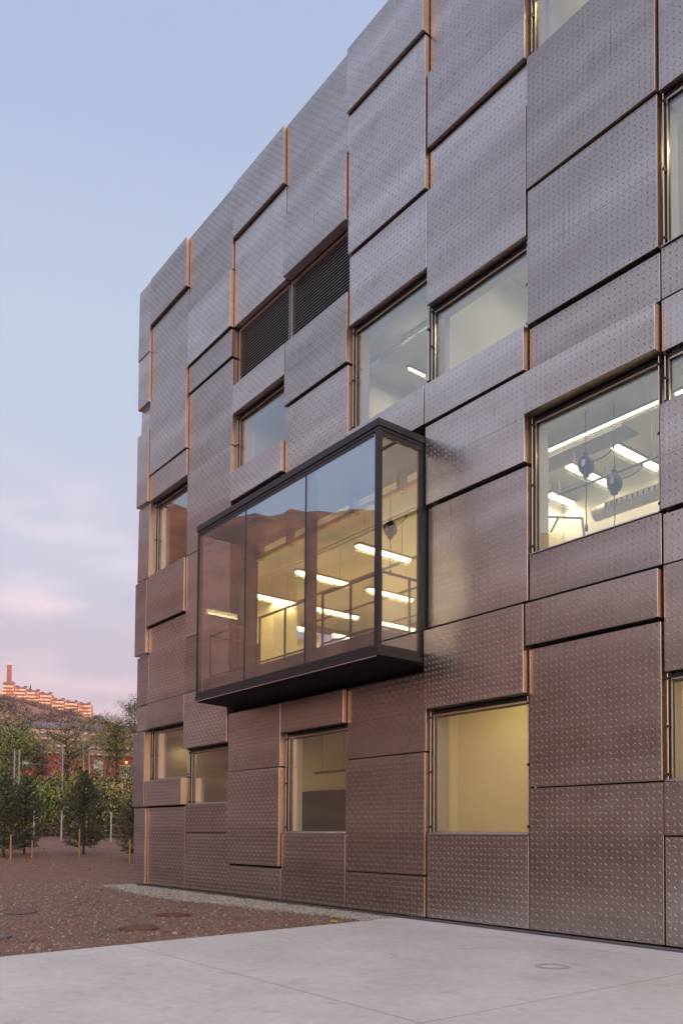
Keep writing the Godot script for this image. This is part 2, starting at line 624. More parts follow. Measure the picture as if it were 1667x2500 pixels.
func limb(st: SurfaceTool, a: Vector3, b: Vector3, r0: float, r1: float, bend: float, n := 4, sides := 6) -> Array:
	var pts := []
	var off := Vector3(rf(-1, 1), rf(-0.4, 0.4), rf(-1, 1)) * bend
	for i in n + 1:
		var t := float(i) / n
		pts.append(a.lerp(b, t) + off * sin(t * PI))
	for i in n:
		tube(st, pts[i], pts[i + 1], lerpf(r0, r1, float(i) / n), lerpf(r0, r1, (i + 1.0) / n), sides, false)
	return pts

func tree(called: String, label: String, at: Vector3, h: float, bole: float, crown: Vector2, leaves: int, lsize: float, c0: Color, c1: Color, bark: Color, limbs := 14, trunk_r := 0.16) -> Node3D:
	# crown.x: half width; the crown fills from bole to h
	var o := thing(called, label, "tree", at, "trees behind the fence")
	var st := st_new()
	var top := Vector3(rf(-0.06, 0.06) * h, h * 0.93, rf(-0.06, 0.06) * h)
	var tr := limb(st, Vector3(0, -0.5, 0), top, trunk_r, 0.02, h * 0.03, 8, 7)
	var tips := []
	for i in limbs:
		var t := clampf(bole / h + (1.0 - bole / h) * pow(rf(0.0, 1.0), 0.9), 0.05, 0.95)
		var k := int(t * 8)
		var a: Vector3 = tr[k].lerp(tr[mini(k + 1, 8)], t * 8 - k)
		var ang := rf(0, TAU)
		var f := sqrt(maxf(0.05, 1.0 - pow((t - (bole / h + 0.35 * (1.0 - bole / h))) / 0.62, 2.0)))
		var rr := crown.x * f * rf(0.6, 1.0)
		var b := a + Vector3(cos(ang) * rr, rr * rf(0.35, 0.95) * crown.y, sin(ang) * rr)
		b.y = minf(b.y, h)
		var lp := limb(st, a, b, trunk_r * 0.36 * (1.1 - t * 0.6), 0.012, rr * 0.12, 4, 5)
		for s in 5:
			var p: Vector3 = lp[1 + s % 4]
			var e := p + Vector3(rf(-1, 1), rf(-0.2, 1.0), rf(-1, 1)) * rr * 0.42
			limb(st, p, e, 0.018, 0.006, rr * 0.06, 2, 4)
			tips.append(e)
			tips.append(p.lerp(e, 0.5))
		tips.append(b)
	part("trunk", st, mat("bark_" + called, bark.r, bark.g, bark.b, 0.9), o)
	st = st_new()
	for i in leaves:
		var p: Vector3 = tips[rng.randi() % tips.size()]
		var g := crown.x * 0.12
		p += Vector3(rng.randfn(0, g), rng.randfn(0, g), rng.randfn(0, g))
		leaf(st, p, lsize * rf(0.6, 1.3), c0.lerp(c1, rng.randf()))
	part("crown", st, leaf_mat("foliage"), o)
	return o

func pine_parts(o: Node3D, h: float, w: float) -> void:
	var st := st_new()
	tube(st, Vector3(0, -0.2, 0), Vector3(0.03, h * 0.5, 0), 0.05, 0.035, 7, false)
	tube(st, Vector3(0.03, h * 0.5, 0), Vector3(0, h * 0.97, 0.02), 0.035, 0.01, 7, false)
	var nd := st_new()
	var y := 0.09 * h
	while y < h:
		var t := (y - 0.09 * h) / (0.91 * h)
		var shape := (0.72 + 1.0 * t) if t < 0.3 else pow(maxf(0.0, 1.0 - pow((t - 0.3) / 0.72, 1.25)), 0.95) * 0.98
		var rr := maxf(0.1, w * shape)
		var n := 7 if t < 0.85 else 4
		var ph := rf(0, TAU)
		for i in n:
			var a := ph + TAU * i / n + rf(-0.25, 0.25)
			var l := rr * rf(0.75, 1.15)
			var base := Vector3(0, y, 0)
			var tip := Vector3(cos(a) * l, y + l * rf(0.35, 0.8), sin(a) * l)
			if t < 0.25:
				tip.y = y + l * rf(-0.05, 0.35)
			var mid := base.lerp(tip, 0.5) - Vector3(0, l * 0.1, 0)
			tube(st, base, mid, 0.014, 0.01, 4, false)
			tube(st, mid, tip, 0.01, 0.005, 4, false)
			var tufts := int(6 + l * 13)
			for k in tufts:
				var s := 0.22 + 0.8 * (k + rng.randf()) / tufts
				var p := base.lerp(mid, s * 2) if s < 0.5 else mid.lerp(tip, s * 2 - 1)
				p += Vector3(rng.randfn(0, 1), rng.randfn(0, 1), rng.randfn(0, 1)) * l * 0.07
				var out := (tip - mid).normalized()
				var tone := rf(0.0, 1.0)
				var c := Color(0.13, 0.17, 0.095).lerp(Color(0.40, 0.43, 0.24), tone)
				for m in 13:
					var d := (out * 0.75 + Vector3(rf(-1, 1), rf(-0.6, 1.1), rf(-1, 1))).normalized()
					var sd := d.cross(Vector3(rf(-1, 1), rf(-1, 1), rf(-1, 1))).normalized() * 0.008
					nd.set_color(c)
					nd.set_normal((Vector3.UP + d * 0.4 + sd * 60).normalized())
					nd.add_vertex(p - sd)
					nd.add_vertex(p + sd)
					nd.add_vertex(p + d * rf(0.07, 0.12))
		y += rf(0.11, 0.17)
	part("trunk", st, mat("pine_bark", 0.09, 0.05, 0.03, 0.9), o)
	part("needles", nd, leaf_mat("needle_green", 0.2), o)

func clump_mesh(n: int, r: Vector3, size: float, c0: Color, c1: Color, twig: bool) -> ArrayMesh:
	var st := st_new()
	for i in n:
		var d := Vector3(rng.randfn(0, 1), rng.randfn(0, 1), rng.randfn(0, 1)).normalized()
		var k := pow(rng.randf(), 0.4) * (1.0 + 0.25 * sin(d.x * 7.0 + d.z * 5.0))
		var p := Vector3(d.x * r.x, absf(d.y) * r.y, d.z * r.z) * k
		leaf(st, p, size * rf(0.6, 1.4), c0.lerp(c1, rng.randf()))
	if twig:
		for i in 14:
			var a := rf(0, TAU)
			var e := Vector3(cos(a) * r.x * rf(0.2, 0.9), r.y * rf(0.6, 1.05), sin(a) * r.z * rf(0.2, 0.9))
			st.set_color(Color(0.09, 0.065, 0.045))
			tube(st, Vector3(e.x * 0.15, -0.2, e.z * 0.15), e, 0.02, 0.006, 4, false)
	var me := st.commit()
	me.surface_set_material(0, leaf_mat("foliage"))
	return me

# ================================================================ scene
func _ready() -> void:
	rng.seed = 4242
	# ---- camera: a shifted lens, very slightly raised
	var cam := Camera3D.new()
	cam.name = "camera"
	cam.projection = Camera3D.PROJECTION_FRUSTUM
	cam.near = 0.1
	cam.far = 4000.0
	cam.size = 0.1 * 2500.0 / 1998.2
	cam.frustum_offset = Vector2(0, 0.1 * 712.1 / 1998.2)
	var fwd := Vector3(-0.78481883, 0.03717917, -0.61860901)
	var rgt := Vector3(0.61922671, 0.00701426, -0.78518093)
	cam.transform = Transform3D(Basis(rgt, rgt.cross(fwd), -fwd).orthonormalized(), Vector3(0, 1.4439, 9.6743))
	add_child(cam)
	cam.make_current()
	# ---- sky and exposure
	var we := WorldEnvironment.new()
	we.name = "environment"
	var env := Environment.new()
	env.background_mode = Environment.BG_SKY
	env.sky = make_sky()
	env.background_energy_multiplier = 1.0
	env.tonemap_mode = Environment.TONE_MAPPER_LINEAR
	env.tonemap_exposure = 1.1
	env.fog_enabled = true
	env.fog_density = 0.00032
	env.fog_light_color = Color(0.86, 0.80, 0.86)
	env.sdfgi_enabled = true
	env.ssao_enabled = true
	env.ssil_enabled = true
	we.environment = env
	add_child(we)
	# ---- the setting sun: level with the facade, hidden from the forecourt by the added ridge
	var sun := DirectionalLight3D.new()
	sun.name = "sun"
	sun.light_energy = 1.6
	sun.light_color = Color(1.0, 0.66, 0.42)
	sun.light_angular_distance = 0.5
	sun.shadow_enabled = true
	add_child(sun)
	sun.look_at_from_position(Vector3.ZERO, Vector3(-1, -0.0265, -0.2), Vector3.UP)

	build_materials()
	build_land()
	build_building()
	build_interior()
	build_forecourt()
	build_background()

func build_materials() -> void:
	# brown anodised sheet: level bands of tone and fine vertical streaks
	var bi := noise_tex(5, 0.012, Color(0.85, 0.83, 0.825), Color(1, 1, 1), 3, 512, FastNoiseLite.TYPE_SIMPLEX_SMOOTH, 0.25, 1.3).get_image()
	var pn := FastNoiseLite.new()
	pn.seed = 71
	pn.frequency = 0.008
	var patch := pn.get_seamless_image(512, 512)
	var run := RandomNumberGenerator.new()
	run.seed = 72
	var streak := PackedFloat32Array()
	for x in 512:
		streak.append(run.randf())
	for y in 512:
		for x in 512:
			var k := smoothstep(0.5, 0.95, patch.get_pixel(x, y).r)
			var v := 1.0 - 0.16 * k * streak[x] * streak[(x + 1) % 512] + 0.02 * (streak[(x + y * 7) % 512] - 0.5)
			var c := bi.get_pixel(x, y)
			bi.set_pixel(x, y, Color(minf(c.r * v, 1.0), minf(c.g * v, 1.0), minf(c.b * v, 1.0)))
	bi.generate_mipmaps()
	var bands := ImageTexture.create_from_image(bi)
	var rough := noise_tex(9, 0.03, Color(0.28, 0.28, 0.28), Color(0.35, 0.35, 0.35), 3, 256, FastNoiseLite.TYPE_SIMPLEX_SMOOTH, 1.0, 0.7)
	var tones := [Vector3(0.615, 0.575, 0.55), Vector3(0.69, 0.655, 0.635), Vector3(0.54, 0.495, 0.47), Vector3(0.635, 0.585, 0.555), Vector3(0.585, 0.545, 0.525), Vector3(0.525, 0.475, 0.445)]
	for i in tones.size():
		var t: Vector3 = tones[i]
		var m := mat("anodised_metal_%d" % i, t.x, t.y, t.z, 1.0, 1.0)
		m.albedo_texture = bands
		m.roughness_texture = rough
		m.uv1_triplanar = true
		m.uv1_world_triplanar = true
		m.uv1_scale = Vector3(0.21, 0.33, 0.21)
		m.uv1_offset = Vector3(0.37 * i, 0.61 * i, 0.1)
		metal.append(m)

func build_land() -> void:
	var n := FastNoiseLite.new()
	n.seed = 3
	n.frequency = 0.35
	var soil := mat("soil", 1, 1, 1, 0.95)
	soil.albedo_texture = grain_tex(21, 0.006, 0.06, Color(0.18, 0.086, 0.056).linear_to_srgb(), Color(0.34, 0.185, 0.125).linear_to_srgb(), 1024, 0.2, 0.3)
	soil.uv1_triplanar = true
	soil.uv1_world_triplanar = true
	soil.uv1_scale = Vector3(0.31, 0.31, 0.31)
	soil.heightmap_enabled = true
	soil.heightmap_texture = noise_tex(22, 0.12, Color.BLACK, Color.WHITE, 5, 512)
	soil.heightmap_scale = 3.0
	var f := func(x: float, z: float) -> float:
		var h := gh(x, z) - 0.05
		if x < -10.0 and x > -80.0 and z > -40 and z < 30:
			h += 0.02 * n.get_noise_2d(x * 3.0, z * 3.0) * clampf(-x - 10.0, 0.0, 1.0)
		return h
	var xs := axis([[-900.0, -140.0, 60.0], [-140.0, -60.0, 5.0], [-60.0, -24.0, 0.75], [-24.0, -9.0, 0.3], [-9.0, 20.0, 4.0], [20.0, 2400.0, 140.0]])
	var zs := axis([[-900.0, -100.0, 80.0], [-100.0, -16.0, 6.0], [-16.0, 12.0, 0.35], [12.0, 60.0, 4.0], [60.0, 900.0, 60.0]])
	var me := grid_mesh(xs, zs, f)
	var o := MeshInstance3D.new()
	o.mesh = me
	me.surface_set_material(0, soil)
	o.name = "ground"
	o.set_meta("kind", "structure")
	add_child(o)

	# far hill with the terraces on its crest, seen at the left
	var hn := FastNoiseLite.new()
	hn.seed = 8
	hn.frequency = 0.012
	hn.fractal_octaves = 5
	var brush := mat("hill_brush", 1, 1, 1, 0.95)
	brush.albedo_texture = grain_tex(31, 0.01, 0.06, Color(0.15, 0.10, 0.055).linear_to_srgb(), Color(0.34, 0.16, 0.09).linear_to_srgb(), 512, 0.1, 0.3)
	brush.uv1_triplanar = true
	brush.uv1_world_triplanar = true
	brush.uv1_scale = Vector3(0.02, 0.02, 0.02)
	var hill := func(x: float, z: float) -> float:
		# a crest that runs from the camera's far left and drops off at its end
		var along := (x + 582.0) * 0.69 + (z + 151.0) * -0.72       # grows along the crest towards its end
		var across := (x + 582.0) * 0.72 + (z + 151.0) * 0.69       # grows towards the camera
		var crest := 97.0 - 0.19 * along - 0.0006 * maxf(along, 0) * maxf(along, 0)
		if along > 78.0:
			crest -= (along - 78.0) * 0.8
		if along < -150.0:
			crest -= (-150.0 - along) * 0.2
		var t := clampf(1.0 - (across - 6.0) / 330.0, 0.0, 1.0)
		if across < 0.0:
			t = clampf(1.0 + across / 220.0, 0.0, 1.0)
		t = pow(t, 0.8)
		return maxf(crest, 0.0) * t + 2.5 * hn.get_noise_2d(x * 2.0, z * 2.0) * t - 2.0
	me = grid_mesh(axis([[-1000.0, -150.0, 9.0]]), axis([[-560.0, 260.0, 9.0]]), hill)
	me.surface_set_material(0, brush)
	o = MeshInstance3D.new()
	o.mesh = me
	o.name = "hill"
	o.set_meta("kind", "structure")
	add_child(o)
	var xf := []
	var cols := []
	for i in 2600:
		var x := rf(-640, -330)
		var z := rf(-330, 20)
		var along := (x + 582.0) * 0.69 + (z + 151.0) * -0.72
		var across := (x + 582.0) * 0.72 + (z + 151.0) * 0.69
		if across < 16.0 and along < 72.0 and along > -60.0:
			continue
		if across < -30 or along > 190 or along < -90:
			continue
		var y: float = hill.call(x, z)
		if y < 6.0:
			continue
		var s := rf(0.7, 1.5)
		xf.append(Transform3D(Basis(Vector3.UP, rf(0, TAU)).scaled(Vector3(s, s * rf(0.7, 1.1), s)), Vector3(x, y - 0.3, z)))
		var k := rng.randf()
		cols.append(Color(0.20, 0.13, 0.07).lerp(Color(0.34, 0.15, 0.085), k) if rng.randf() < 0.75 else Color(0.10, 0.11, 0.05))
	scatter("hillside_scrub", clump_mesh(90, Vector3(3.2, 3.4, 3.2), 1.3, Color(0.8, 0.8, 0.8), Color(1.3, 1.25, 1.1), false), xf, cols, self)

	# the steep wooded hill across from the facade, which its glass mirrors
	var back := func(x: float, z: float) -> float:
		var d := Vector2(x, z).length()
		var az := rad_to_deg(atan2(z, x))
		var g := 0.385 * exp(-pow((az - 150.0) / 36.0, 4.0)) + 0.02 * hn.get_noise_2d(az * 26.0, 40.0)
		g += 0.12 * exp(-pow((az - 95.0) / 26.0, 2.0))
		var crest := 300.0 * g
		var t := clampf((d - 120.0) / 170.0, 0.0, 1.0)
		t = t * t * (3.0 - 2.0 * t)
		return crest * t + 5.0 * hn.get_noise_2d(x, z) * t - 1.5
	me = grid_mesh(axis([[-420.0, 120.0, 7.0]]), axis([[60.0, 440.0, 7.0]]), back)
	var cliff := mat("hill_heath", 1, 1, 1, 0.95)
	cliff.albedo_texture = grain_tex(37, 0.012, 0.05, Color(0.06, 0.04, 0.026).linear_to_srgb(), Color(0.44, 0.21, 0.14).linear_to_srgb(), 512, 0.1, 0.2)
	cliff.uv1_triplanar = true
	cliff.uv1_world_triplanar = true
	cliff.uv1_scale = Vector3(0.012, 0.03, 0.012)
	me.surface_set_material(0, cliff)
	o = MeshInstance3D.new()
	o.mesh = me
	o.name = "hill_001"
	o.set_meta("kind", "structure")
	add_child(o)

	# low unseen ridge, added in the west to keep the sun off the forecourt
	var ridge := func(x: float, z: float) -> float:
		var t := clampf(1.0 - absf(x - 2000.0) / 260.0, 0.0, 1.0)
		return 82.0 * t * t * (3.0 - 2.0 * t) * clampf((1100.0 - absf(z - 300.0)) / 300.0, 0.0, 1.0) + 2.0 * hn.get_noise_2d(x, z) * t - 1.0
	me = grid_mesh(axis([[1720.0, 2280.0, 28.0]]), axis([[-900.0, 1500.0, 48.0]]), ridge)
	me.surface_set_material(0, brush)
	o = MeshInstance3D.new()
	o.mesh = me
	o.name = "hill_002"
	o.set_meta("kind", "structure")
	add_child(o)

func build_building() -> void:
	var b := thing("academy_building", "four-storey building clad in brown tread-plate metal panels with lit windows", "building")
	var pane := glass("window_glass", Color(0.05, 0.07, 0.07), 0.0, 0.012)
	# every bay from roof to ground: [top, bottom, proud] for panels, [top, bottom] for windows, [top, bottom, 0, 0] for vents
	var bays := [
		[[23.88, 21, 0.160], [21, 19, 0.147], [19, 18, 0.062], [18, 15, 0.148], [15, 12, 0.098], [12, 9, 0.138], [9, 7, 0.066], [7, 6, 0.052], [6, 3, 0.130], [3, 0, 0.083]],
		[[23.88, 22, 0.162], [22, 19, 0.097], [19, 16, 0.122], [16, 15, 0.096], [15, 12], [12, 10, 0.132], [10, 7, 0.071], [7, 6, 0.089], [6, 4], [4, 3, 0.109], [3, 0, 0.032]],
		[[23.88, 21, 0.101], [21, 19, 0.122], [19, 18, 0.088], [18, 15, 0.056], [15, 12, 0.080], [12, 9, 0.080], [9, 7, 0.091], [7, 5, 0.104], [5, 3], [3, 2, 0.038], [2, 0, 0.024]],
		[[23.88, 22, 0.112], [22, 19, 0.047], [19, 17, 0, 0], [17, 16, 0.059], [16, 14], [14, 13, 0.101], [13, 12, .034], [6, 4, 0.066], [4, 1, 0.088], [1, 0, 0.038]],
		[[23.88, 21, 0.047], [21, 19, 0.110], [19, 17, 0, 0], [17, 15, 0.069], [15, 12, 0.034], [6, 5, 0.078], [5, 2], [2, 0, 0.031]],
		[[23.88, 22, 0.112], [22, 18, 0.062], [18, 16, 0.030], [16, 13], [13, 12, .076], [6, 4, 0.010], [4, 1, 0.033], [1, 0, 0.024]],
		[[23.88, 21, -0.020], [21, 19, 0.039], [19, 18, -0.020], [18, 15, 0.040], [15, 13], [13, 12, 0.079], [12, 10, 0.051], [10, 7, 0.000], [7, 5, 0.074], [5, 2], [2, 0, -0.004]],
		[[23.88, 21, .03], [21, 19], [19, 16, 0.039], [16, 13, 0.023], [13, 12, -0.020], [12, 11, 0.085], [11, 8], [8, 7, -0.014], [7, 6, 0.067], [6, 3, -0.009], [3, 0, -0.003]],
		[[23.88, 21, .05], [21, 19, .0], [19, 16, 0.004], [16, 13], [13, 12, -0.020], [12, 11, -0.020], [11, 10], [10, 8, 0.029], [8, 7, -0.020], [7, 5, -0.020], [5, 3], [3, 2, 0.003], [2, 0, -0.011]],
		[[23.88, 20, .02], [20, 17, .06], [17, 14, .0], [14, 11, .05], [11, 8, .01], [8, 5, .06], [5, 3, .02], [3, 0, .04]],
		[[23.88, 21, .05], [21, 18, .0], [18, 15, .04], [15, 12, .01], [12, 9, .06], [9, 6, .02], [6, 3, .05], [3, 0, .0]],
	]
	for c in bays.size():
		var above := -1.0
		for r in bays[c]:
			var z := 0.04 + 1.3 * (float(r[2]) - 0.04) if r.size() == 3 else -1.0
			var drop := 0.0
			if r.size() == 3 and above > -0.9:
				drop = 0.028 if above - z > 0.035 else (0.045 if z - above > 0.035 else 0.0)
			above = z
			if r.size() == 2:
				add_window(b, c, r[0], r[1], pane)
			elif r.size() == 4:
				add_louver(b, c, r[0], r[1])
			else:
				add_panel(b, c, r[0], r[1], z, drop)
	# the wall behind the cladding: dark membrane outside, pale plaster inside
	var mem := mat("membrane", 0.012, 0.011, 0.011, 0.9)
	var plaster := mat("plaster", 0.62, 0.6, 0.52, 0.85)
	for c in bays.size():
		var x0 := xl(c)
		var x1 := xl(c + 1)
		var runs := []
		var top := 23.7
		for r in bays[c]:
			if r.size() == 2:
				runs.append([top, r[0]])
				top = r[1]
			elif c >= 3 and c <= 5 and r[0] == 6:
				runs.append([top, 11.55])
				top = 6.6
		runs.append([top, 0.0])
		for r in runs:
			var st := st_new()
			bx(st, x0, ky(r[1]) - (0.02 if r[1] > 0.1 else 0.05), -0.26, x1, ky(r[0]), -0.2)
			part("wall_membrane", st, mem, b)
			st = st_new()
			bx(st, x0, ky(r[1]), -0.5, x1, ky(r[0]), -0.262)
			part("inner_wall", st, plaster, b)
	# strip of wall beside the bay window
	var st := st_new()
	bx(st, xl(3), ky(6.6), -0.5, -16.13, ky(11.55), -0.2)
	part("wall_membrane", st, mem, b)
	# base profile under the lowest panels
	st = st_new()
	bx(st, -21.45, 0.0, -0.19, xl(11), 0.035, -0.03)
	part("base_profile", st, mat("base_metal", 0.3, 0.29, 0.31, 0.4, 0.8), b)
	# end walls, back wall, roof, floors
	var conc := mat("ceiling_concrete", 0.68, 0.65, 0.56, 0.9)
	st = st_new()
	bx(st, -21.45, 0.0, -13.0, -21.2, 6.2, -0.2)
	bx(st, -21.45, 8.05, -13.0, -21.2, 16.7, -0.2)
	bx(st, -21.45, 6.2, -5.2, -21.2, 8.05, -0.2)
	bx(st, -21.45, 6.2, -13.0, -21.2, 8.05, -7.9)
	part("end_wall", st, metal[0], b)
	st = st_new()
	bx(st, -21.36, 6.2, -7.9, -21.35, 8.05, -5.2)
	part("end_window", st, pane, b)
	st = st_new()
	bx(st, xl(11) - 0.2, 0.0, -13.0, xl(11), 16.7, -0.2)
	bx(st, -21.2, 0.0, -13.2, xl(11), 16.7, -13.0)
	part("rear_wall", st, plaster, b)
	st = st_new()
	bx(st, -21.4, 16.4, -13.0, xl(11) - 0.05, 16.68, -0.27)
	part("roof", st, mat("roof_felt", 0.06, 0.06, 0.06, 0.9), b)
	for y in [[-0.2, -0.01], [4.12, 4.76], [8.2, 8.42], [11.98, 12.6]]:
		st = st_new()
		bx(st, -21.19, y[0], -12.99, xl(11) - 0.21, y[1], -0.502)
		part("floor_slab", st, conc, b)

	# ---- the glazed bay window
	var dark := mat("bay_metal", 0.045, 0.043, 0.05, 0.38, 0.55)
	var x0 := -16.13
	var x1 := -9.985
	var zf := 1.08
	st = st_new()
	bx(st, x1 - 0.095, 4.46, zf - 0.08, x1, 8.08, zf)
	bx(st, x0, 4.46, zf - 0.1, x0 + 0.07, 8.08, zf)
	bx(st, x1 - 0.1, 4.46, -0.2, x1, 8.08, 0.13)
	bx(st, x0, 4.46, -0.2, x0 + 0.08, 8.08, 0.02)
	bx(st, x0 + 0.07, 8.0, zf - 0.1, x1 - 0.14, 8.08, zf - 0.01)
	bx(st, x0 + 0.07, 4.46, zf - 0.1, x1 - 0.14, 4.54, zf - 0.01)
	bx(st, x1 - 0.1, 8.0, 0.13, x1 - 0.01, 8.08, zf - 0.1)
	bx(st, x1 - 0.1, 4.46, 0.13, x1 - 0.01, 4.54, zf - 0.1)
	var bay := part("bay_window", st, dark, b)
	st = st_new()
	bx(st, x0 - 0.02, 8.14, -0.2, x1 + 0.02, 8.26, zf + 0.02)
	bx(st, x0, 8.085, -0.2, x1, 8.13, zf)
	part("cap", st, dark, bay)
	st = st_new()
	bx(st, x0 - 0.012, 4.36, -0.2, x1 + 0.012, 4.45, zf + 0.012)
	part("fascia", st, mat("fascia_dark", 0.03, 0.028, 0.032, 0.4, 0.3), bay)
	st = st_new()
	q(st, Vector3(x0 - 0.012, 4.335, zf + 0.012), Vector3(x1 + 0.012, 4.335, zf + 0.012), Vector3(x1 + 0.012, 4.29, -0.2), Vector3(x0 - 0.012, 4.29, -0.2), Vector3.DOWN)
	q(st, Vector3(x0 - 0.012, 4.335, zf + 0.012), Vector3(x1 + 0.012, 4.335, zf + 0.012), Vector3(x1 + 0.012, 4.358, zf + 0.012), Vector3(x0 - 0.012, 4.358, zf + 0.012), Vector3.BACK)
	q(st, Vector3(x1 + 0.012, 4.335, zf + 0.012), Vector3(x1 + 0.012, 4.29, -0.2), Vector3(x1 + 0.012, 4.358, -0.2), Vector3(x1 + 0.012, 4.358, zf + 0.012), Vector3.RIGHT)
	q(st, Vector3(x0 - 0.012, 4.335, zf + 0.012), Vector3(x0 - 0.012, 4.29, -0.2), Vector3(x0 - 0.012, 4.358, -0.2), Vector3(x0 - 0.012, 4.358, zf + 0.012), Vector3.LEFT)
	var soffit := mat("soffit_black", 0.006, 0.0055, 0.006, 0.6)
	soffit.metallic_specular = 0.2
	part("soffit", st, soffit, bay)
	st = st_new()
	bx(st, x0 + 0.01, 4.33, zf + 0.013, x1 - 0.01, 4.345, zf + 0.028)
	part("drip_edge", st, mat("bright_edge", 0.6, 0.6, 0.64, 0.25, 0.9), bay)
	var bg := glass("bay_glass", Color(0.05, 0.055, 0.06), 0.0, 0.02)
	var mx := [x0 + 0.07, -14.12, -12.03, x1 - 0.095]
	for i in 3:
		sheet("coating", mx[i] + 0.012, 4.5, mx[i + 1] - 0.012, 8.04, zf - 0.0112, coated("bay_coat", Color(0.82, 0.91, 1.0), 0.40), bay)
		for k in 2:
			st = st_new()
			bx(st, mx[i] + 0.012, 4.5, zf - 0.018 - 0.012 * k, mx[i + 1] - 0.012, 8.04, zf - 0.013 - 0.012 * k)
			part("glass_pane", st, bg, bay)
	var sg := bg
	for k in 3:
		st = st_new()
		bx(st, x1 - 0.03 - 0.014 * k, 4.5, 0.1, x1 - 0.024 - 0.014 * k, 8.04, zf - 0.09)
		part("glass_pane", st, sg, bay)
	st = st_new()
	bx(st, x0 + 0.022, 4.5, 0.0, x0 + 0.03, 8.04, zf - 0.09)
	part("glass_pane", st, sg, bay)
	for x in [-14.12, -12.03]:
		st = st_new()
		bx(st, x - 0.022, 4.54, zf - 0.26, x + 0.022, 8.0, zf - 0.035)
		part("mullion", st, mat("fin_brown", 0.11, 0.07, 0.045, 0.5, 0.2), bay)
		st = st_new()
		bx(st, x - 0.016, 4.46, zf - 0.033, x + 0.016, 8.08, zf - 0.006)
		part("mullion_cap", st, dark, bay)
	st = st_new()
	bx(st, x0 + 0.09, 4.47, -0.5, x1 - 0.11, 4.81, zf - 0.13)
	part("bay_floor", st, mat("bay_floor_edge", 0.06, 0.05, 0.045, 0.6), bay)
	st = st_new()
	bx(st, x0 + 0.09, 8.09, -0.5, x1 - 0.11, 8.135, zf - 0.02)
	part("bay_ceiling", st, mat("bay_ceiling_dark", 0.07, 0.05, 0.035, 0.7), bay)
	# guard rails between the fins, round the inside of the glass
	var rails := [[-16.0, -14.22], [-13.98, -12.13], [-11.86, -10.2]]
	var rm := mat("rail_brown", 0.035, 0.026, 0.02, 0.5, 0.3)
	for r in rails:
		st = st_new()
		var a: float = r[0]
		var e: float = r[1]
		bx(st, a, 5.80, 0.79, e, 5.835, 0.83)
		bx(st, a, 4.89, 0.79, e, 4.915, 0.83)
		for t in [0.0, 0.5, 1.0]:
			var x := lerpf(a + 0.02, e - 0.02, t)
			bx(st, x - 0.02, 4.81, 0.795, x + 0.02, 5.80, 0.825)
		part("guard_rail", st, rm, bay)
	for x in [-16.0, -10.2]:
		st = st_new()
		bx(st, x, 5.80, -0.45, x + 0.04, 5.835, 0.79)
		bx(st, x, 4.89, -0.45, x + 0.04, 4.915, 0.79)
		bx(st, x, 4.81, -0.45, x + 0.03, 5.80, -0.41)
		bx(st, x, 4.81, 0.18, x + 0.03, 5.80, 0.22)
		part("guard_rail", st, rm, bay)

	# partitions and piers indoors
	var yl := mat("wall_cream", 0.66, 0.60, 0.42, 0.85)
	var wh := mat("wall_white", 0.70, 0.69, 0.64, 0.85)
	var dk := mat("wall_dark", 0.05, 0.045, 0.035, 0.8)
	var parts := [
		[-10.12, 0.0, -12.9, -10.0, 4.12, -0.5, yl], [-9.99, 0.0, -2.6, -5.2, 4.12, -2.5, yl], [-5.2, 0.0, -6.0, -5.1, 4.12, -0.5, yl], [-21.19, 0.0, -4.2, -10.13, 4.12, -4.1, yl],
		[-9.82, 4.77, -12.9, -9.7, 8.2, -0.5, wh], [-9.69, 4.77, -3.5, -0.5, 8.2, -3.4, wh], [-18.3, 4.77, -2.5, -17.35, 8.2, -1.75, yl], [-21.1, 4.77, -5.1, -19.9, 7.5, -4.9, yl],
		[-16.5, 8.43, -12.9, -16.38, 11.98, -0.5, wh], [-14.2, 8.43, -12.9, -14.1, 11.98, -0.5, wh], [-14.09, 8.43, -4.3, -0.5, 11.98, -4.2, wh], [-10.05, 8.43, -4.2, -9.93, 11.98, -0.5, wh],
		[-7.85, 12.61, -12.9, -7.75, 16.4, -0.5, wh], [-7.74, 12.61, -3.6, -0.5, 16.4, -3.5, wh],
		[-21.15, 0.0, -4.09, -10.2, 2.62, -3.7, dk]]
	for p in parts:
		st = st_new()
		bx(st, p[0], p[1], p[2], p[3], p[4], p[5])
		part("partition_wall", st, p[6], b)

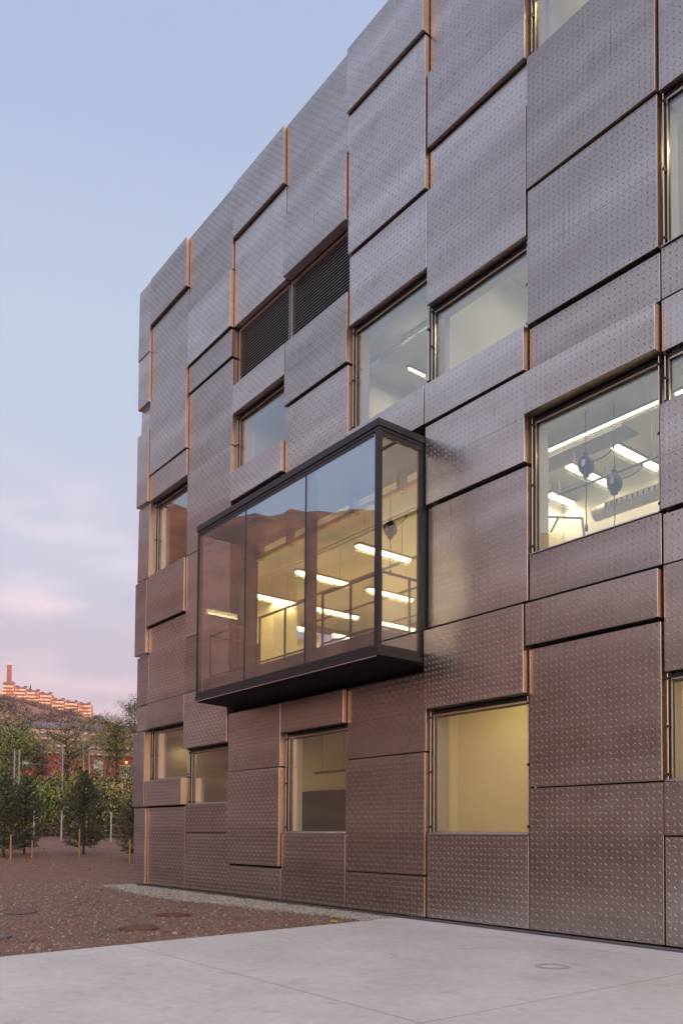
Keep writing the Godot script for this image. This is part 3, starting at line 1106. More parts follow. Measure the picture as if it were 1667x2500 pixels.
func build_interior() -> void:
	var sst := st_new()
	q(sst, Vector3(-9.86, 0.6, -0.66), Vector3(-5.9, 0.6, -0.66), Vector3(-5.9, 4.0, -0.66), Vector3(-9.86, 4.0, -0.66), Vector3.BACK)
	var fab := mat("screen_fabric", 0.66, 0.61, 0.46, 0.9)
	fab.cull_mode = BaseMaterial3D.CULL_DISABLED
	fab.backlight_enabled = true
	fab.backlight = Color(1.0, 0.96, 0.82)
	solid("roller_screen", sst, fab, "plain cream roller screen filling the large ground-floor window", "window screen")
	var warm := Color(1.0, 0.90, 0.62)
	var neutral := Color(1.0, 0.94, 0.78)
	# workshop behind the bay window: rows of capsule lamps that run into the depth
	var where := ["over the bay window's right end", "behind the middle of the bay window", "behind the pale pier", "deep behind the left bay pane", "against the far end wall"]
	var xs := [-12.95, -15.12, -17.3, -19.25, -21.0]
	for i in 5:
		for j in 3:
			strip_lamp("workshop_lamp", "white capsule lamp %s, %s of its row" % [where[i], ["nearest the glass", "second", "farthest"][j]], "capsule lamps in the workshop", Vector3(xs[i], 7.42, -1.62 - 2.12 * j), true, 1.5, 0.17, 2.7, warm, 11.0, 0.75)
	# yellow crane rail and paired pipes under the workshop ceiling
	var st := st_new()
	tube(st, Vector3(-16.0, 7.8, -0.36), Vector3(-10.05, 7.8, -0.36), 0.055, 0.055, 12)
	var o := thing("crane_rail", "yellow steel rail with clamps running along the top of the bay window", "rail")
	part("beam", st, mat("rail_yellow", 0.92, 0.52, 0.06, 0.45), o)
	for x in [-15.8, -14.6, -12.4, -11.0]:
		st = st_new()
		bx(st, x - 0.07, 7.74, -0.43, x - 0.02, 8.12, -0.29)
		bx(st, x + 0.02, 7.74, -0.43, x + 0.07, 8.12, -0.29)
		part("clamp", st, mat("rail_clamp", 0.5, 0.4, 0.2, 0.4, 0.6), o)
	for z in [-1.52, -1.66]:
		st = st_new()
		tube(st, Vector3(-17.2, 8.02, z), Vector3(-9.9, 8.02, z), 0.028, 0.028, 8)
		solid("ceiling_pipe", st, mat("pipe_cream", 0.7, 0.68, 0.55, 0.5), "pale pipe under the workshop ceiling, %s of a pair" % ("nearer the glass" if z > -1.6 else "farther from the glass"), "pipe")
	for z in [-3.0, -4.6, -6.4]:
		st = st_new()
		tube(st, Vector3(-21.0, 7.75, z), Vector3(-12.0, 7.75, z), 0.035, 0.035, 8)
		solid("ceiling_pipe", st, mat("pipe_grey", 0.16, 0.15, 0.13, 0.5, 0.3), "dark pipe hung across the workshop, %s" % {-3.0: "in front of the lamp rows' middle", -4.6: "behind the second lamps", -6.4: "farthest from the glass"}[z], "pipe")
	st = st_new()
	bx(st, -21.0, 7.55, -8.6, -13.0, 8.15, -8.0)
	solid("air_duct", st, mat("duct_brown", 0.2, 0.16, 0.1, 0.6), "dark box duct at the back of the workshop", "duct")
	cable_reel("black cable reel behind the bay window's side pane", Vector3(-11.62, 7.3, -0.63), 0.62, 8.15)

	# the classroom on the right of the bay window
	var cool := Color(1.0, 0.93, 0.74)
	strip_lamp("linear_lamp", "long slim lit strip lamp along the big upper right window", "", Vector3(-7.55, 7.86, -1.3), false, 2.5, 0.07, 0.7, cool, 7.0, 0.3)
	strip_lamp("linear_lamp", "short slim strip lamp in line right of the long one", "", Vector3(-5.4, 7.86, -1.3), false, 1.6, 0.07, 0.6, cool, 7.0, 0.3)
	var lx := [-8.5, -7.6, -9.45]
	var lz := [-2.57, -2.57, -3.0]
	var ln := ["behind the left cable reel", "at the right of the big upper right window", "at the lower left of the big upper right window"]
	for i in 3:
		strip_lamp("batten_lamp", "fluorescent batten lamp " + ln[i], "batten lamps in the classroom", Vector3(lx[i], 7.82, lz[i]), true, 1.3 if i < 2 else 0.75, 0.17, 0.8, cool, 5.0, 0.3)
	strip_lamp("batten_lamp", "fluorescent batten lamp out of the window's right edge", "batten lamps in the classroom", Vector3(-4.6, 7.82, -2.5), true, 1.3, 0.17, 0.8, cool, 5.0, 0.3)
	st = st_new()
	bx(st, -9.6, 7.8, -1.88, -7.13, 7.84, -1.42)
	solid("acoustic_board", st, mat("board_grey", 0.36, 0.36, 0.36, 0.8), "flat grey acoustic board hung beneath the slim lit strip", "ceiling board")
	cable_reel("left of two black cable reels in the big upper right window", Vector3(-7.22, 6.98, -0.62), 0.72, 8.15)
	cable_reel("right of two black cable reels in the big upper right window", Vector3(-7.2, 6.9, -1.32), 0.9, 8.15)
	st = st_new()
	path(st, [Vector3(-8.42, 7.38, -1.55), Vector3(-8.42, 7.17, -1.55), Vector3(-3.0, 7.17, -1.55)], 0.024, 8)
	o = thing("conduit", "thin blue-grey conduit with an upturned end crossing the upper right window", "pipe")
	part("pipe", st, mat("pipe_blue", 0.2, 0.24, 0.3, 0.4, 0.4), o)
	st = st_new()
	for x in [-8.1, -6.7, -5.4]:
		tube(st, Vector3(x, 7.17, -1.55), Vector3(x, 8.15, -1.55), 0.005, 0.005, 5)
	part("hanger", st, mat("wire_grey", 0.4, 0.4, 0.38, 0.4, 0.6), o)
	st = st_new()
	tube(st, Vector3(-8.42, 7.1, -2.6), Vector3(-2.0, 7.1, -2.6), 0.125, 0.125, 20)
	o = thing("spiral_duct", "round galvanised air duct along the back wall of the classroom", "duct")
	part("duct", st, mat("duct_zinc", 0.5, 0.5, 0.46, 0.45, 0.5), o)
	for x in [-8.36, -8.2, -6.95, -6.4]:
		st = st_new()
		tube(st, Vector3(x, 7.1, -2.6), Vector3(x + 0.04, 7.1, -2.6), 0.135, 0.135, 20)
		part("collar", st, mat("duct_zinc", 0.5, 0.5, 0.46, 0.45, 0.5), o)
	for g in [[-8.15, -7.0], [-6.3, -5.2]]:
		st = st_new()
		var x: float = g[0]
		bx(st, x, 7.08, -2.49, g[1], 7.19, -2.462)
		var gr := part("grille", st, mat("grille_grey", 0.3, 0.3, 0.28, 0.5, 0.4), o)
		st = st_new()
		while x < g[1] - 0.06:
			bx(st, x + 0.03, 7.1, -2.4615, x + 0.06, 7.17, -2.455)
			x += 0.1
		part("slot", st, mat("grille_black", 0.03, 0.03, 0.03, 0.8), gr)
	st = st_new()
	path(st, [Vector3(-9.6, 7.35, -2.3), Vector3(-9.05, 7.35, -3.1), Vector3(-9.05, 6.2, -3.33)], 0.022, 8)
	path(st, [Vector3(-9.3, 7.35, -2.73), Vector3(-9.6, 7.2, -2.9)], 0.022, 8)
	o = solid("wall_pipe", st, mat("pipe_slate", 0.14, 0.15, 0.17, 0.4, 0.3), "dark bent pipe dropping down the classroom's back wall", "pipe")
	# ceiling detectors
	for p in [[-6.9, -1.95], [-6.55, -2.15]]:
		st = st_new()
		tube(st, Vector3(p[0], 8.2, p[1]), Vector3(p[0], 8.15, p[1]), 0.06, 0.045, 12)
		solid("smoke_detector", st, wh_small(), "small white ceiling detector, %s of a pair beside the conduit's hanger" % ("left" if p[0] < -6.7 else "right"), "smoke detector")

	# second floor, upper windows
	strip_lamp("slim_lamp", "slim lit strip lamp in the tall window above the bay's right end", "", Vector3(-12.1, 11.86, -1.75), false, 0.9, 0.06, 1.2, cool, 5.0, 0.1)
	strip_lamp("slim_lamp", "short lit lamp crosswise in the tall window above the bay", "", Vector3(-13.15, 11.84, -2.75), true, 0.55, 0.07, 1.4, cool, 5.0, 0.1)
	strip_lamp("slim_lamp", "ceiling lamp hidden behind the head of the window right of the tall one", "", Vector3(-8.0, 11.8, -2.0), false, 2.0, 0.3, 2.6, Color(1.0, 0.95, 0.84), 5.0, 0.1)
	strip_lamp("slim_lamp", "ceiling lamp behind the uppermost window at the right edge", "", Vector3(-4.4, 11.86, -1.6), false, 1.4, 0.1, 2.2, cool, 5.0, 0.1)
	strip_lamp("slim_lamp", "ceiling lamp behind the window at the top edge of the picture", "", Vector3(-6.4, 16.2, -1.6), false, 1.4, 0.1, 2.0, warm, 5.0, 0.15)
	st = st_new()
	path(st, [Vector3(-13.1, 11.72, -1.68), Vector3(-11.0, 11.72, -1.68)], 0.02, 6)
	path(st, [Vector3(-13.1, 11.72, -1.6), Vector3(-11.0, 11.72, -1.6)], 0.02, 6)
	bx(st, -13.4, 11.66, -1.75, -13.1, 11.78, -1.55)
	path(st, [Vector3(-13.7, 11.72, -1.3), Vector3(-13.0, 11.72, -2.0)], 0.012, 6)
	solid("light_track", st, mat("track_pale", 0.5, 0.54, 0.6, 0.4, 0.4), "pale double ceiling track with a box in the tall window above the bay", "ceiling track")

	# ground floor
	strip_lamp("ground_lamp", "ceiling lamp above the large ground-floor window with the plain cream wall", "", Vector3(-8.0, 4.05, -1.7), false, 1.4, 0.12, 2.6, warm, 5.0, 0.05)
	strip_lamp("ground_lamp", "ceiling lamp farther right above the cream ground-floor room", "", Vector3(-6.2, 4.05, -1.7), false, 1.4, 0.12, 2.0, warm, 5.0, 0.05)
	strip_lamp("ground_lamp", "lit louvred lamp at the top of the ground-floor window under the bay", "", Vector3(-14.2, 3.98, -1.4), false, 2.0, 0.16, 1.3, warm, 4.0, 0.1)
	strip_lamp("ground_lamp", "unseen lamp deeper in the room of the ground-floor window under the bay", "", Vector3(-13.2, 4.0, -2.9), false, 2.0, 0.16, 1.2, warm, 4.0, 0.1)
	strip_lamp("ground_lamp", "ceiling lamp over the ground-floor room at the right edge", "", Vector3(-4.0, 4.05, -1.4), false, 1.2, 0.12, 1.4, warm, 5.0, 0.05)
	strip_lamp("ground_lamp", "dim ceiling lamp in the ground-floor room nearest the corner", "", Vector3(-19.2, 4.05, -2.2), false, 1.2, 0.12, 1.3, warm, 3.0, 0.05)
	for p in [[-17.2, 3.0, "hanging level in the middle of"], [-15.2, 3.45, "near the top of"]]:
		st = st_new()
		bx(st, p[0], p[1], -3.02, p[0] + 1.5, p[1] + 0.06, -2.96)
		for s in [0.3, 1.2]:
			tube(st, Vector3(p[0] + s, p[1] + 0.06, -2.99), Vector3(p[0] + s, 4.12, -2.99), 0.006, 0.006, 5)
		solid("hanging_bar", st, mat("bar_dark", 0.06, 0.055, 0.04, 0.6), "dark unlit bar %s the ground-floor window under the bay" % p[2], "light fitting")
	st = st_new()
	bx(st, -21.1, 2.621, -4.09, -10.2, 2.72, -3.6)
	solid("wall_shelf", st, mat("shelf_pale", 0.6, 0.56, 0.4, 0.7), "pale shelf on dark panelling in the ground-floor window under the bay", "shelf")

func wh_small() -> StandardMaterial3D:
	return mat("white_plastic", 0.75, 0.75, 0.72, 0.5)

func build_forecourt() -> void:
	# concrete forecourt: four slabs, sealed joints
	var conc := mat("concrete", 1, 1, 1, 0.62)
	conc.albedo_texture = grain_tex(51, 0.005, 0.035, Color(0.55, 0.505, 0.465).linear_to_srgb(), Color(0.78, 0.735, 0.69).linear_to_srgb(), 1024, 0.10, 0.36)
	conc.uv1_triplanar = true
	conc.uv1_world_triplanar = true
	conc.uv1_scale = Vector3(0.15, 0.15, 0.15)
	conc.heightmap_enabled = true
	conc.heightmap_texture = noise_tex(52, 0.09, Color.BLACK, Color.WHITE, 5, 256)
	conc.heightmap_scale = 0.25
	var pave := st_new()
	bx(pave, -10.0, -0.5, 0.55, 14.0, -0.06, 30.0)
	var pv := structure("pavement", pave, mat("sub_base", 0.2, 0.17, 0.15, 0.9))
	var j := 0.010
	var xs := [[-99.0, -4.6], [-4.6, 1.6], [1.6, 14.0]]
	var zs := [[0.56, 5.26], [5.26, 11.0], [11.0, 30.0]]
	for xr in xs:
		for zr in zs:
			var st := st_new()
			var z0: float = zr[0] + j
			var z1: float = zr[1] - j
			var x0a: float = xr[0] + j
			var x0b := x0a
			if xr[0] < -90.0:
				x0a = -10.62 + 0.105 * z0
				x0b = -10.62 + 0.105 * z1
			var x1: float = xr[1] - j
			q(st, Vector3(x0a, 0, z0), Vector3(x1, 0, z0), Vector3(x1, 0, z1), Vector3(x0b, 0, z1), Vector3.UP)
			q(st, Vector3(x0a, 0, z0), Vector3(x0b, 0, z1), Vector3(x0b, -0.2, z1), Vector3(x0a, -0.2, z0), Vector3.LEFT)
			q(st, Vector3(x0a, 0, z0), Vector3(x1, 0, z0), Vector3(x1, -0.05, z0), Vector3(x0a, -0.05, z0), Vector3.FORWARD)
			q(st, Vector3(x0b, 0, z1), Vector3(x1, 0, z1), Vector3(x1, -0.05, z1), Vector3(x0b, -0.05, z1), Vector3.BACK)
			q(st, Vector3(x1, 0, z0), Vector3(x1, 0, z1), Vector3(x1, -0.05, z1), Vector3(x1, -0.05, z0), Vector3.RIGHT)
			part("concrete_slab", st, conc, pv)
	var st := st_new()
	bx(st, -4.6 - j, -0.05, 0.56, -4.6 + j, -0.003, 30.0)
	bx(st, 1.6 - j, -0.05, 0.56, 1.6 + j, -0.003, 30.0)
	part("sealant", st, mat("sealant_teal", 0.14, 0.25, 0.28, 0.6), pv)
	st = st_new()
	bx(st, -10.07, -0.051, 5.26 - j, 14.0, -0.004, 5.26 + j)
	bx(st, -9.46, -0.051, 11.0 - j, 14.0, -0.004, 11.0 + j)
	part("sealant", st, mat("sealant_teal", 0.14, 0.25, 0.28, 0.6), pv)
	# paler strip along the foot of the wall
	st = st_new()
	q(st, Vector3(-10.6, 0.004, 0.05), Vector3(14, 0.004, 0.05), Vector3(14, 0.004, 0.56), Vector3(-10.56, 0.004, 0.56), Vector3.UP)
	q(st, Vector3(-10.56, 0.004, 0.56), Vector3(14, 0.004, 0.56), Vector3(14, -0.1, 0.56), Vector3(-10.56, -0.1, 0.56), Vector3.BACK)
	q(st, Vector3(-10.6, 0.004, 0.05), Vector3(-10.56, 0.004, 0.56), Vector3(-10.56, -0.1, 0.56), Vector3(-10.6, -0.1, 0.05), Vector3.LEFT)
	part("edge_strip", st, mat("pale_concrete", 0.7, 0.66, 0.65, 0.7), pv)
	st = st_new()
	bx(st, -10.6, -0.1, -0.22, 14.0, -0.004, 0.05)
	part("wall_channel", st, mat("channel_grey", 0.2, 0.19, 0.2, 0.7), pv)

	# pale pebbles along the foot of the wall
	var peb := st_new()
	var rings := 4
	for i in 6:
		for k in rings:
			var t0 := PI * k / rings - PI / 2
			var t1 := PI * (k + 1) / rings - PI / 2
			var a0 := TAU * i / 6
			var a1 := TAU * (i + 1) / 6
			var v := []
			for p in [[t0, a0], [t0, a1], [t1, a1], [t1, a0]]:
				v.append(Vector3(cos(p[0]) * cos(p[1]), 0.62 * sin(p[0]), 0.8 * cos(p[0]) * sin(p[1])))
			q(peb, v[0], v[1], v[2], v[3], v[0] + v[1] + v[2] + v[3])
	var stone := mat("stone", 1, 1, 1, 0.85)
	stone.vertex_color_use_as_albedo = true
	var pm := peb.commit()
	pm.surface_set_material(0, stone)
	var xf := []
	var cols := []
	for i in 15000:
		var x := rf(-21.9, -10.45)
		var w := lerpf(0.75, 1.25, smoothstep(-21.9, -18.0, x)) if x < -17.0 else lerpf(1.25, 0.5, (x + 17.0) / 6.5)
		var z := rf(-0.12, w + rng.randfn(0, 0.06))
		var s := rf(0.016, 0.032)
		xf.append(Transform3D(Basis.from_euler(Vector3(rf(-0.6, 0.6), rf(0, TAU), rf(-0.6, 0.6))).scaled(Vector3.ONE * s), Vector3(x, rf(-0.055, -0.012), z)))
		var g := rf(0.26, 0.52)
		cols.append(Color(g, g * 0.93, g * 0.83))
	scatter("gravel_strip", pm, xf, cols, self)
	# stones in the soil
	xf = []
	cols = []
	for i in 30000:
		var x := rf(-24.5, -9.4)
		var z := rf(0.3, 9.5)
		if rng.randf() < 0.12:
			x = rf(-34, -23)
			z = rf(-6, 9)
		if x > -10.75 + 0.105 * z:
			continue
		var s := 0.006 + 0.02 * pow(rng.randf(), 3.0)
		if rng.randf() < 0.015:
			s = rf(0.03, 0.05)
		xf.append(Transform3D(Basis.from_euler(Vector3(rf(-0.5, 0.5), rf(0, TAU), rf(-0.5, 0.5))).scaled(Vector3.ONE * s), Vector3(x, gh(x, z) - 0.05 + s * 0.25, z)))
		var g := rf(0.10, 0.34)
		if rng.randf() < 0.07:
			g = rf(0.3, 0.5)
		cols.append(Color(g * 1.05, g * 0.9, g * 0.8))
	scatter("loose_stones", pm, xf, cols, self)

	# manhole covers lying in the soil
	var covers := [[-15.6, 4.95, 0.34, "rusty grey round manhole cover in the soil at the far left", Color(0.22, 0.16, 0.15)], [-13.52, 2.87, 0.30, "reddish round manhole cover nearest the pebble strip", Color(0.20, 0.085, 0.06)], [-11.93, 4.25, 0.30, "reddish round manhole cover nearest the concrete slab", Color(0.19, 0.095, 0.07)], [-12.15, 6.42, 0.32, "grey round manhole cover cut by the picture's left edge", Color(0.22, 0.18, 0.17)]]
	for c in covers:
		var o := thing("manhole_cover", c[3], "manhole cover", Vector3(c[0], -0.045, c[1]), "manhole covers in the soil")
		var r: float = c[2]
		st = st_new()
		tube(st, Vector3(0, 0, 0), Vector3(0, 0.022, 0), r * 0.9, r * 0.88, 28)
		var col: Color = c[4]
		part("lid", st, mat("lid_%.2f" % c[0], col.r, col.g, col.b, 0.7, 0.2), o)
		st = st_new()
		for i in 28:
			var a0 := TAU * i / 28
			var a1 := TAU * (i + 1) / 28
			var d0 := Vector3(cos(a0), 0, sin(a0))
			var d1 := Vector3(cos(a1), 0, sin(a1))
			q(st, d0 * r * 0.91 + Vector3(0, 0.026, 0), d1 * r * 0.91 + Vector3(0, 0.026, 0), d1 * r + Vector3(0, 0.026, 0), d0 * r + Vector3(0, 0.026, 0), Vector3.UP)
			q(st, d0 * r + Vector3(0, 0.026, 0), d1 * r + Vector3(0, 0.026, 0), d1 * r * 1.03, d0 * r * 1.03, d0 + d1)
		part("rim", st, mat("rim_%.2f" % c[0], col.r * 0.8, col.g * 0.8, col.b * 0.8, 0.7, 0.2), o)
		st = st_new()
		for i in 5:
			var x := (i - 2) * r * 0.3
			var l := sqrt(maxf(0.0, r * r * 0.64 - x * x))
			bx(st, x - 0.015, 0.021, -l, x + 0.015, 0.027, l)
		part("rib", st, mat("lid_%.2f" % c[0], col.r, col.g, col.b, 0.7, 0.2), o)
	# a scrap of yellow plastic by the slab's corner
	st = st_new()
	bx(st, -0.07, 0.0, -0.03, 0.03, 0.028, 0.03)
	tube(st, Vector3(0.02, 0.014, 0.0), Vector3(0.1, 0.014, 0.02), 0.02, 0.014, 8)
	var s := solid("plastic_scrap", st, mat("yellow_plastic", 0.62, 0.46, 0.02, 0.5), "small yellow plastic scrap on the soil near the slab's corner", "litter")
	s.position = Vector3(-10.98, -0.04, 1.16)
	# a drain rosette flush with the slab
	st = st_new()
	for i in 24:
		var a0 := TAU * i / 24
		var a1 := TAU * (i + 1) / 24
		q(st, Vector3(cos(a0), 0, sin(a0)) * 0.19, Vector3(cos(a1), 0, sin(a1)) * 0.19, Vector3(cos(a1), 0, sin(a1)) * 0.13, Vector3(cos(a0), 0, sin(a0)) * 0.13, Vector3.UP)
	s = solid("stain_ring", st, mat("ring_stain", 0.50, 0.445, 0.42, 0.65), "faint brown ring stain on the concrete near the wall", "stain")
	s.position = Vector3(-5.7, 0.004, 2.2)

func build_background() -> void:
	# ---- young staked pines on the mound
	var o := thing("pine_tree", "young staked pine standing free in the middle of the mound", "pine tree", Vector3(-29.4, gh(-29.4, -1.5), -1.5), "young pines on the mound")
	pine_parts(o, 3.05, 0.92)
	var p := thing("pine_tree", "broad young pine at the picture's left edge, nearest the railway mast", "pine tree", Vector3(-28.9, gh(-28.9, 1.45), 1.45), "young pines on the mound")
	pine_parts(p, 2.75, 0.85)
	var pd: Node3D = p.duplicate()
	pd.name = numbered("pine_tree")
	add_child(pd)
	pd.position = Vector3(-29.6, gh(-29.6, 0.55), 0.55)
	pd.rotation.y = 2.1
	pd.scale = Vector3(0.85, 1.0, 0.85)
	pd.set_meta("label", "young pine pressed against the right flank of the leftmost pine")
	pd = o.duplicate()
	pd.name = numbered("pine_tree")
	add_child(pd)
	pd.position = Vector3(-27.6, gh(-27.6, -2.75), -2.75)
	pd.rotation.y = 0.9
	pd.scale = Vector3(0.85, 0.8, 0.85)
	pd.set_meta("label", "young pine half hidden behind the building's corner")
	var stakes := [[-27.9, 1.5, 0.85, "wooden stake at the foot of the leftmost pine"], [-28.5, 0.62, 0.6, "short wooden stake between the two left pines"], [-28.6, -1.05, 1.0, "orange wooden stake left of the free-standing pine"], [-26.9, -2.2, 0.85, "wooden stake beside the pine at the building's corner"]]
	for k in stakes:
		var st := st_new()
		tube(st, Vector3(0, -0.3, 0), Vector3(0.015, k[2], 0.01), 0.03, 0.028, 7)
		var m := solid("wooden_stake", st, mat("stake_wood", 0.5, 0.27, 0.10, 0.8), k[3], "stake", "stakes of the young pines")
		m.position = Vector3(k[0], gh(k[0], k[1]) - 0.05, k[1])

	# ---- wire fence
	var fx := [[-38.9, -0.9], [-38.47, -2.6], [-37.91, -3.68], [-37.2, -4.6], [-36.52, -5.5], [-35.8, -6.6]]
	o = thing("wire_fence", "low wire fence on pale steel posts behind the pines", "fence")
	for f in fx:
		var st := st_new()
		var y := gh(f[0], f[1])
		tube(st, Vector3(f[0], y - 0.3, f[1]), Vector3(f[0], y + 1.35, f[1]), 0.04, 0.04, 7)
		part("post", st, mat("post_zinc", 0.5, 0.48, 0.46, 0.5, 0.3), o)
	for k in 7:
		var st := st_new()
		for i in fx.size() - 1:
			var a := Vector3(fx[i][0], gh(fx[i][0], fx[i][1]) + 0.1 + 0.2 * k, fx[i][1])
			var e := Vector3(fx[i + 1][0], gh(fx[i + 1][0], fx[i + 1][1]) + 0.1 + 0.2 * k, fx[i + 1][1])
			tube(st, a, e, 0.005, 0.005, 4, false)
		part("wire", st, mat("wire_zinc", 0.3, 0.29, 0.28, 0.5, 0.5), o)

	# ---- railway masts
	var zinc := mat("mast_zinc", 0.34, 0.34, 0.36, 0.5, 0.5)
	o = thing("railway_mast", "lattice railway mast of two grey legs rising behind the left pines", "mast", Vector3(-46.3, gh(-46.3, -4.1), -4.1))
	var mh := 5.95 - gh(-46.3, -4.1)
	for s in [-0.13, 0.13]:
		var st := st_new()
		bx(st, -0.03, -0.5, s - 0.035, 0.03, mh, s + 0.035)
		part("leg", st, zinc, o)
	var st := st_new()
	for i in 10:
		var y0 := mh * i / 10.0
		tube(st, Vector3(0, y0, -0.13 if i % 2 == 0 else 0.13), Vector3(0, y0 + mh / 10.0, 0.13 if i % 2 == 0 else -0.13), 0.016, 0.016, 5)
	part("lacing", st, zinc, o)
	for y in [mh - 0.72, mh - 1.85]:
		st = st_new()
		tube(st, Vector3(0, y, -0.13), Vector3(0.0, y, -0.36), 0.03, 0.03, 6)
		var ins := part("insulator", st, zinc, o)
		for i in 3:
			st = st_new()
			tube(st, Vector3(0, y, -0.38 - 0.09 * i), Vector3(0, y, -0.43 - 0.09 * i), 0.09, 0.075, 10)
			part("disc", st, mat("insulator_blue", 0.42, 0.62, 0.68, 0.25), ins)
	o = thing("railway_pole", "slim grey catenary pole in front of the red building", "mast", Vector3(-46.3, gh(-46.3, -7.0), -6.62))
	st = st_new()
	tube(st, Vector3(0, -0.5, 0), Vector3(0, 6.45 - gh(-46.3, -7.0), 0), 0.045, 0.035, 7)
	part("pole", st, zinc, o)
	st = st_new()
	tube(st, Vector3(-46.3, 5.23, -4.75), Vector3(-46.3, 5.2, -6.6), 0.012, 0.012, 5)
	tube(st, Vector3(-46.3, 5.15, -6.6), Vector3(-46.3, 4.1, -5.3), 0.018, 0.018, 5)
	var arm := part("stay", st, zinc, o)
	arm.position = -o.position
	st = st_new()
	tube(st, Vector3(-46.2, 4.02, -5.1), Vector3(-46.2, 3.92, -6.6), 0.016, 0.016, 5)
	solid("contact_wire", st, mat("wire_bright", 0.5, 0.48, 0.46, 0.4, 0.6), "pale level wire low between the railway masts", "wire")
	for y in [5.55, 4.5, 3.9]:
		st = st_new()
		tube(st, Vector3(-46.3, y, -3.9), Vector3(-47.5, y + 0.1, 9.0), 0.008, 0.008, 4)
		solid("overhead_wire", st, zinc, "overhead wire leaving the lattice mast to the left, %s" % {5.55: "uppermost", 4.5: "middle one", 3.9: "lowest"}[y], "wire")
	o = thing("grey_post", "thin grey post with a cabinet beside the building's corner", "post", Vector3(-43.7, 1.7, -9.1))
	st = st_new()
	tube(st, Vector3(0, -0.8, 0), Vector3(0, 2.45, 0), 0.055, 0.05, 7)
	part("pole", st, mat("post_zinc", 0.5, 0.48, 0.46, 0.5, 0.3), o)
	st = st_new()
	bx(st, -0.15, 0.4, -0.55, 0.15, 1.75, -0.1)
	bx(st, -0.18, 1.75, -0.58, 0.18, 1.82, -0.07)
	part("cabinet", st, mat("cabinet_grey", 0.28, 0.25, 0.23, 0.7), o)

	# ---- red boarded building beyond the railway
	build_red_house()
	build_far_blocks()
	build_terraces()

	# ---- thicket between fence and red building
	var xf := []
	var cols := []
	for i in 330:
		var x := -42.0 - 58.0 * pow(rng.randf(), 1.5)
		var z := x * rf(-0.04, 0.36) + 4.0
		if absf(x + 46.3) < 1.2 and z < -3.0 and z > -7.6:
			x += 3.0
		var s := rf(0.7, 1.5)
		if x < -88.0:
			s *= 0.6
		xf.append(Transform3D(Basis(Vector3.UP, rf(0, TAU)).scaled(Vector3(s, s * rf(0.7, 1.2), s)), Vector3(x, gh(x, z) - 0.2, z)))
		var k := rng.randf()
		cols.append(Color(0.75, 0.85, 0.7).lerp(Color(1.25, 1.2, 0.9), k) if k < 0.75 else Color(1.3, 0.95, 0.9))
	for i in 26:
		var x := rf(-45.0, -42.6)
		var z := rf(-10.5, -1.5)
		var s := rf(0.75, 1.25)
		xf.append(Transform3D(Basis(Vector3.UP, rf(0, TAU)).scaled(Vector3(s, s, s)), Vector3(x, gh(x, z) - 0.2, z)))
		cols.append(Color(0.9, 1.0, 0.8))
	scatter("thicket", clump_mesh(2200, Vector3(1.5, 1.9, 1.5), 0.12, Color(0.10, 0.125, 0.04), Color(0.22, 0.24, 0.09), true), xf, cols, self)
	xf = []
	cols = []
	for i in 90:
		var t := rng.randf()
		var x := lerpf(-41.5, -38.0, t) - rf(0, 4.0)
		var z := lerpf(1.0, -8.0, t) + rf(-1, 1)
		xf.append(Transform3D(Basis(Vector3.UP, rf(0, TAU)).scaled(Vector3.ONE * rf(0.35, 0.8)), Vector3(x, gh(x, z) - 0.1, z)))
		cols.append(Color(0.9, 0.85, 0.75))
	scatter("dry_undergrowth", clump_mesh(420, Vector3(1.1, 1.0, 1.1), 0.13, Color(0.07, 0.065, 0.035), Color(0.16, 0.12, 0.075), true), xf, cols, self)

	# ---- trees
	var early0 := Color(0.19, 0.16, 0.085)
	var early1 := Color(0.36, 0.30, 0.19)
	var green0 := Color(0.08, 0.10, 0.03)
	var green1 := Color(0.19, 0.20, 0.075)
	var dull := Color(0.10, 0.075, 0.05)
	tree("bare_tree", "broad pale budding tree at the left edge below the terraces", Vector3(-76.9, gh(-76.9, -13.3), -13.3), 7.2, 2.6, Vector2(3.6, 0.9), 10788, 0.15, early0, early1, dull, 26)
	tree("bare_tree", "budding tree left of the broad pale one, cut by the picture's edge", Vector3(-81.9, gh(-81.9, -11.4), -11.4), 7.0, 2.2, Vector2(3.2, 0.9), 7468, 0.15, green0.lerp(early0, 0.5), early1, dull, 22)
	tree("ash_tree", "pale round-crowned tree with a thick forked trunk before the red building", Vector3(-74.2, gh(-74.2, -16.8), -16.8), 7.4, 2.6, Vector2(2.6, 0.9), 5705, 0.14, early0, early1, Color(0.07, 0.055, 0.035), 26, 0.3)
	tree("dark_tree", "dark dense tree low between the two pale budding trees", Vector3(-66.8, gh(-66.8, -11.9), -11.9), 5.2, 0.8, Vector2(1.8, 0.8), 6224, 0.15, Color(0.03, 0.035, 0.015), Color(0.07, 0.065, 0.035), dull, 18)
	var birch := Color(0.5, 0.42, 0.33)
	tree("birch_tree", "slender birch with a pale forked stem, leftmost of three", Vector3(-73.2, gh(-73.2, -18.2), -18.2), 8.2, 3.6, Vector2(1.3, 1.3), 1926, 0.12, early0, early1, birch, 14, 0.13)
	tree("birch_tree", "slender pale birch, middle one of three", Vector3(-72.8, gh(-72.8, -18.8), -18.8), 8.0, 3.4, Vector2(1.4, 1.2), 2074, 0.12, early0, green1, birch, 14, 0.13)
	tree("birch_tree", "slender pale birch, rightmost of three", Vector3(-72.5, gh(-72.5, -19.4), -19.4), 7.8, 3.4, Vector2(1.5, 1.2), 2223, 0.12, early0, green1, birch, 14, 0.12)
	tree("green_tree", "leafy green tree beside the building's corner before the red house", Vector3(-66.4, gh(-66.4, -18.6), -18.6), 7.8, 1.6, Vector2(2.5, 0.8), 8476, 0.15, green0, green1, dull, 26)
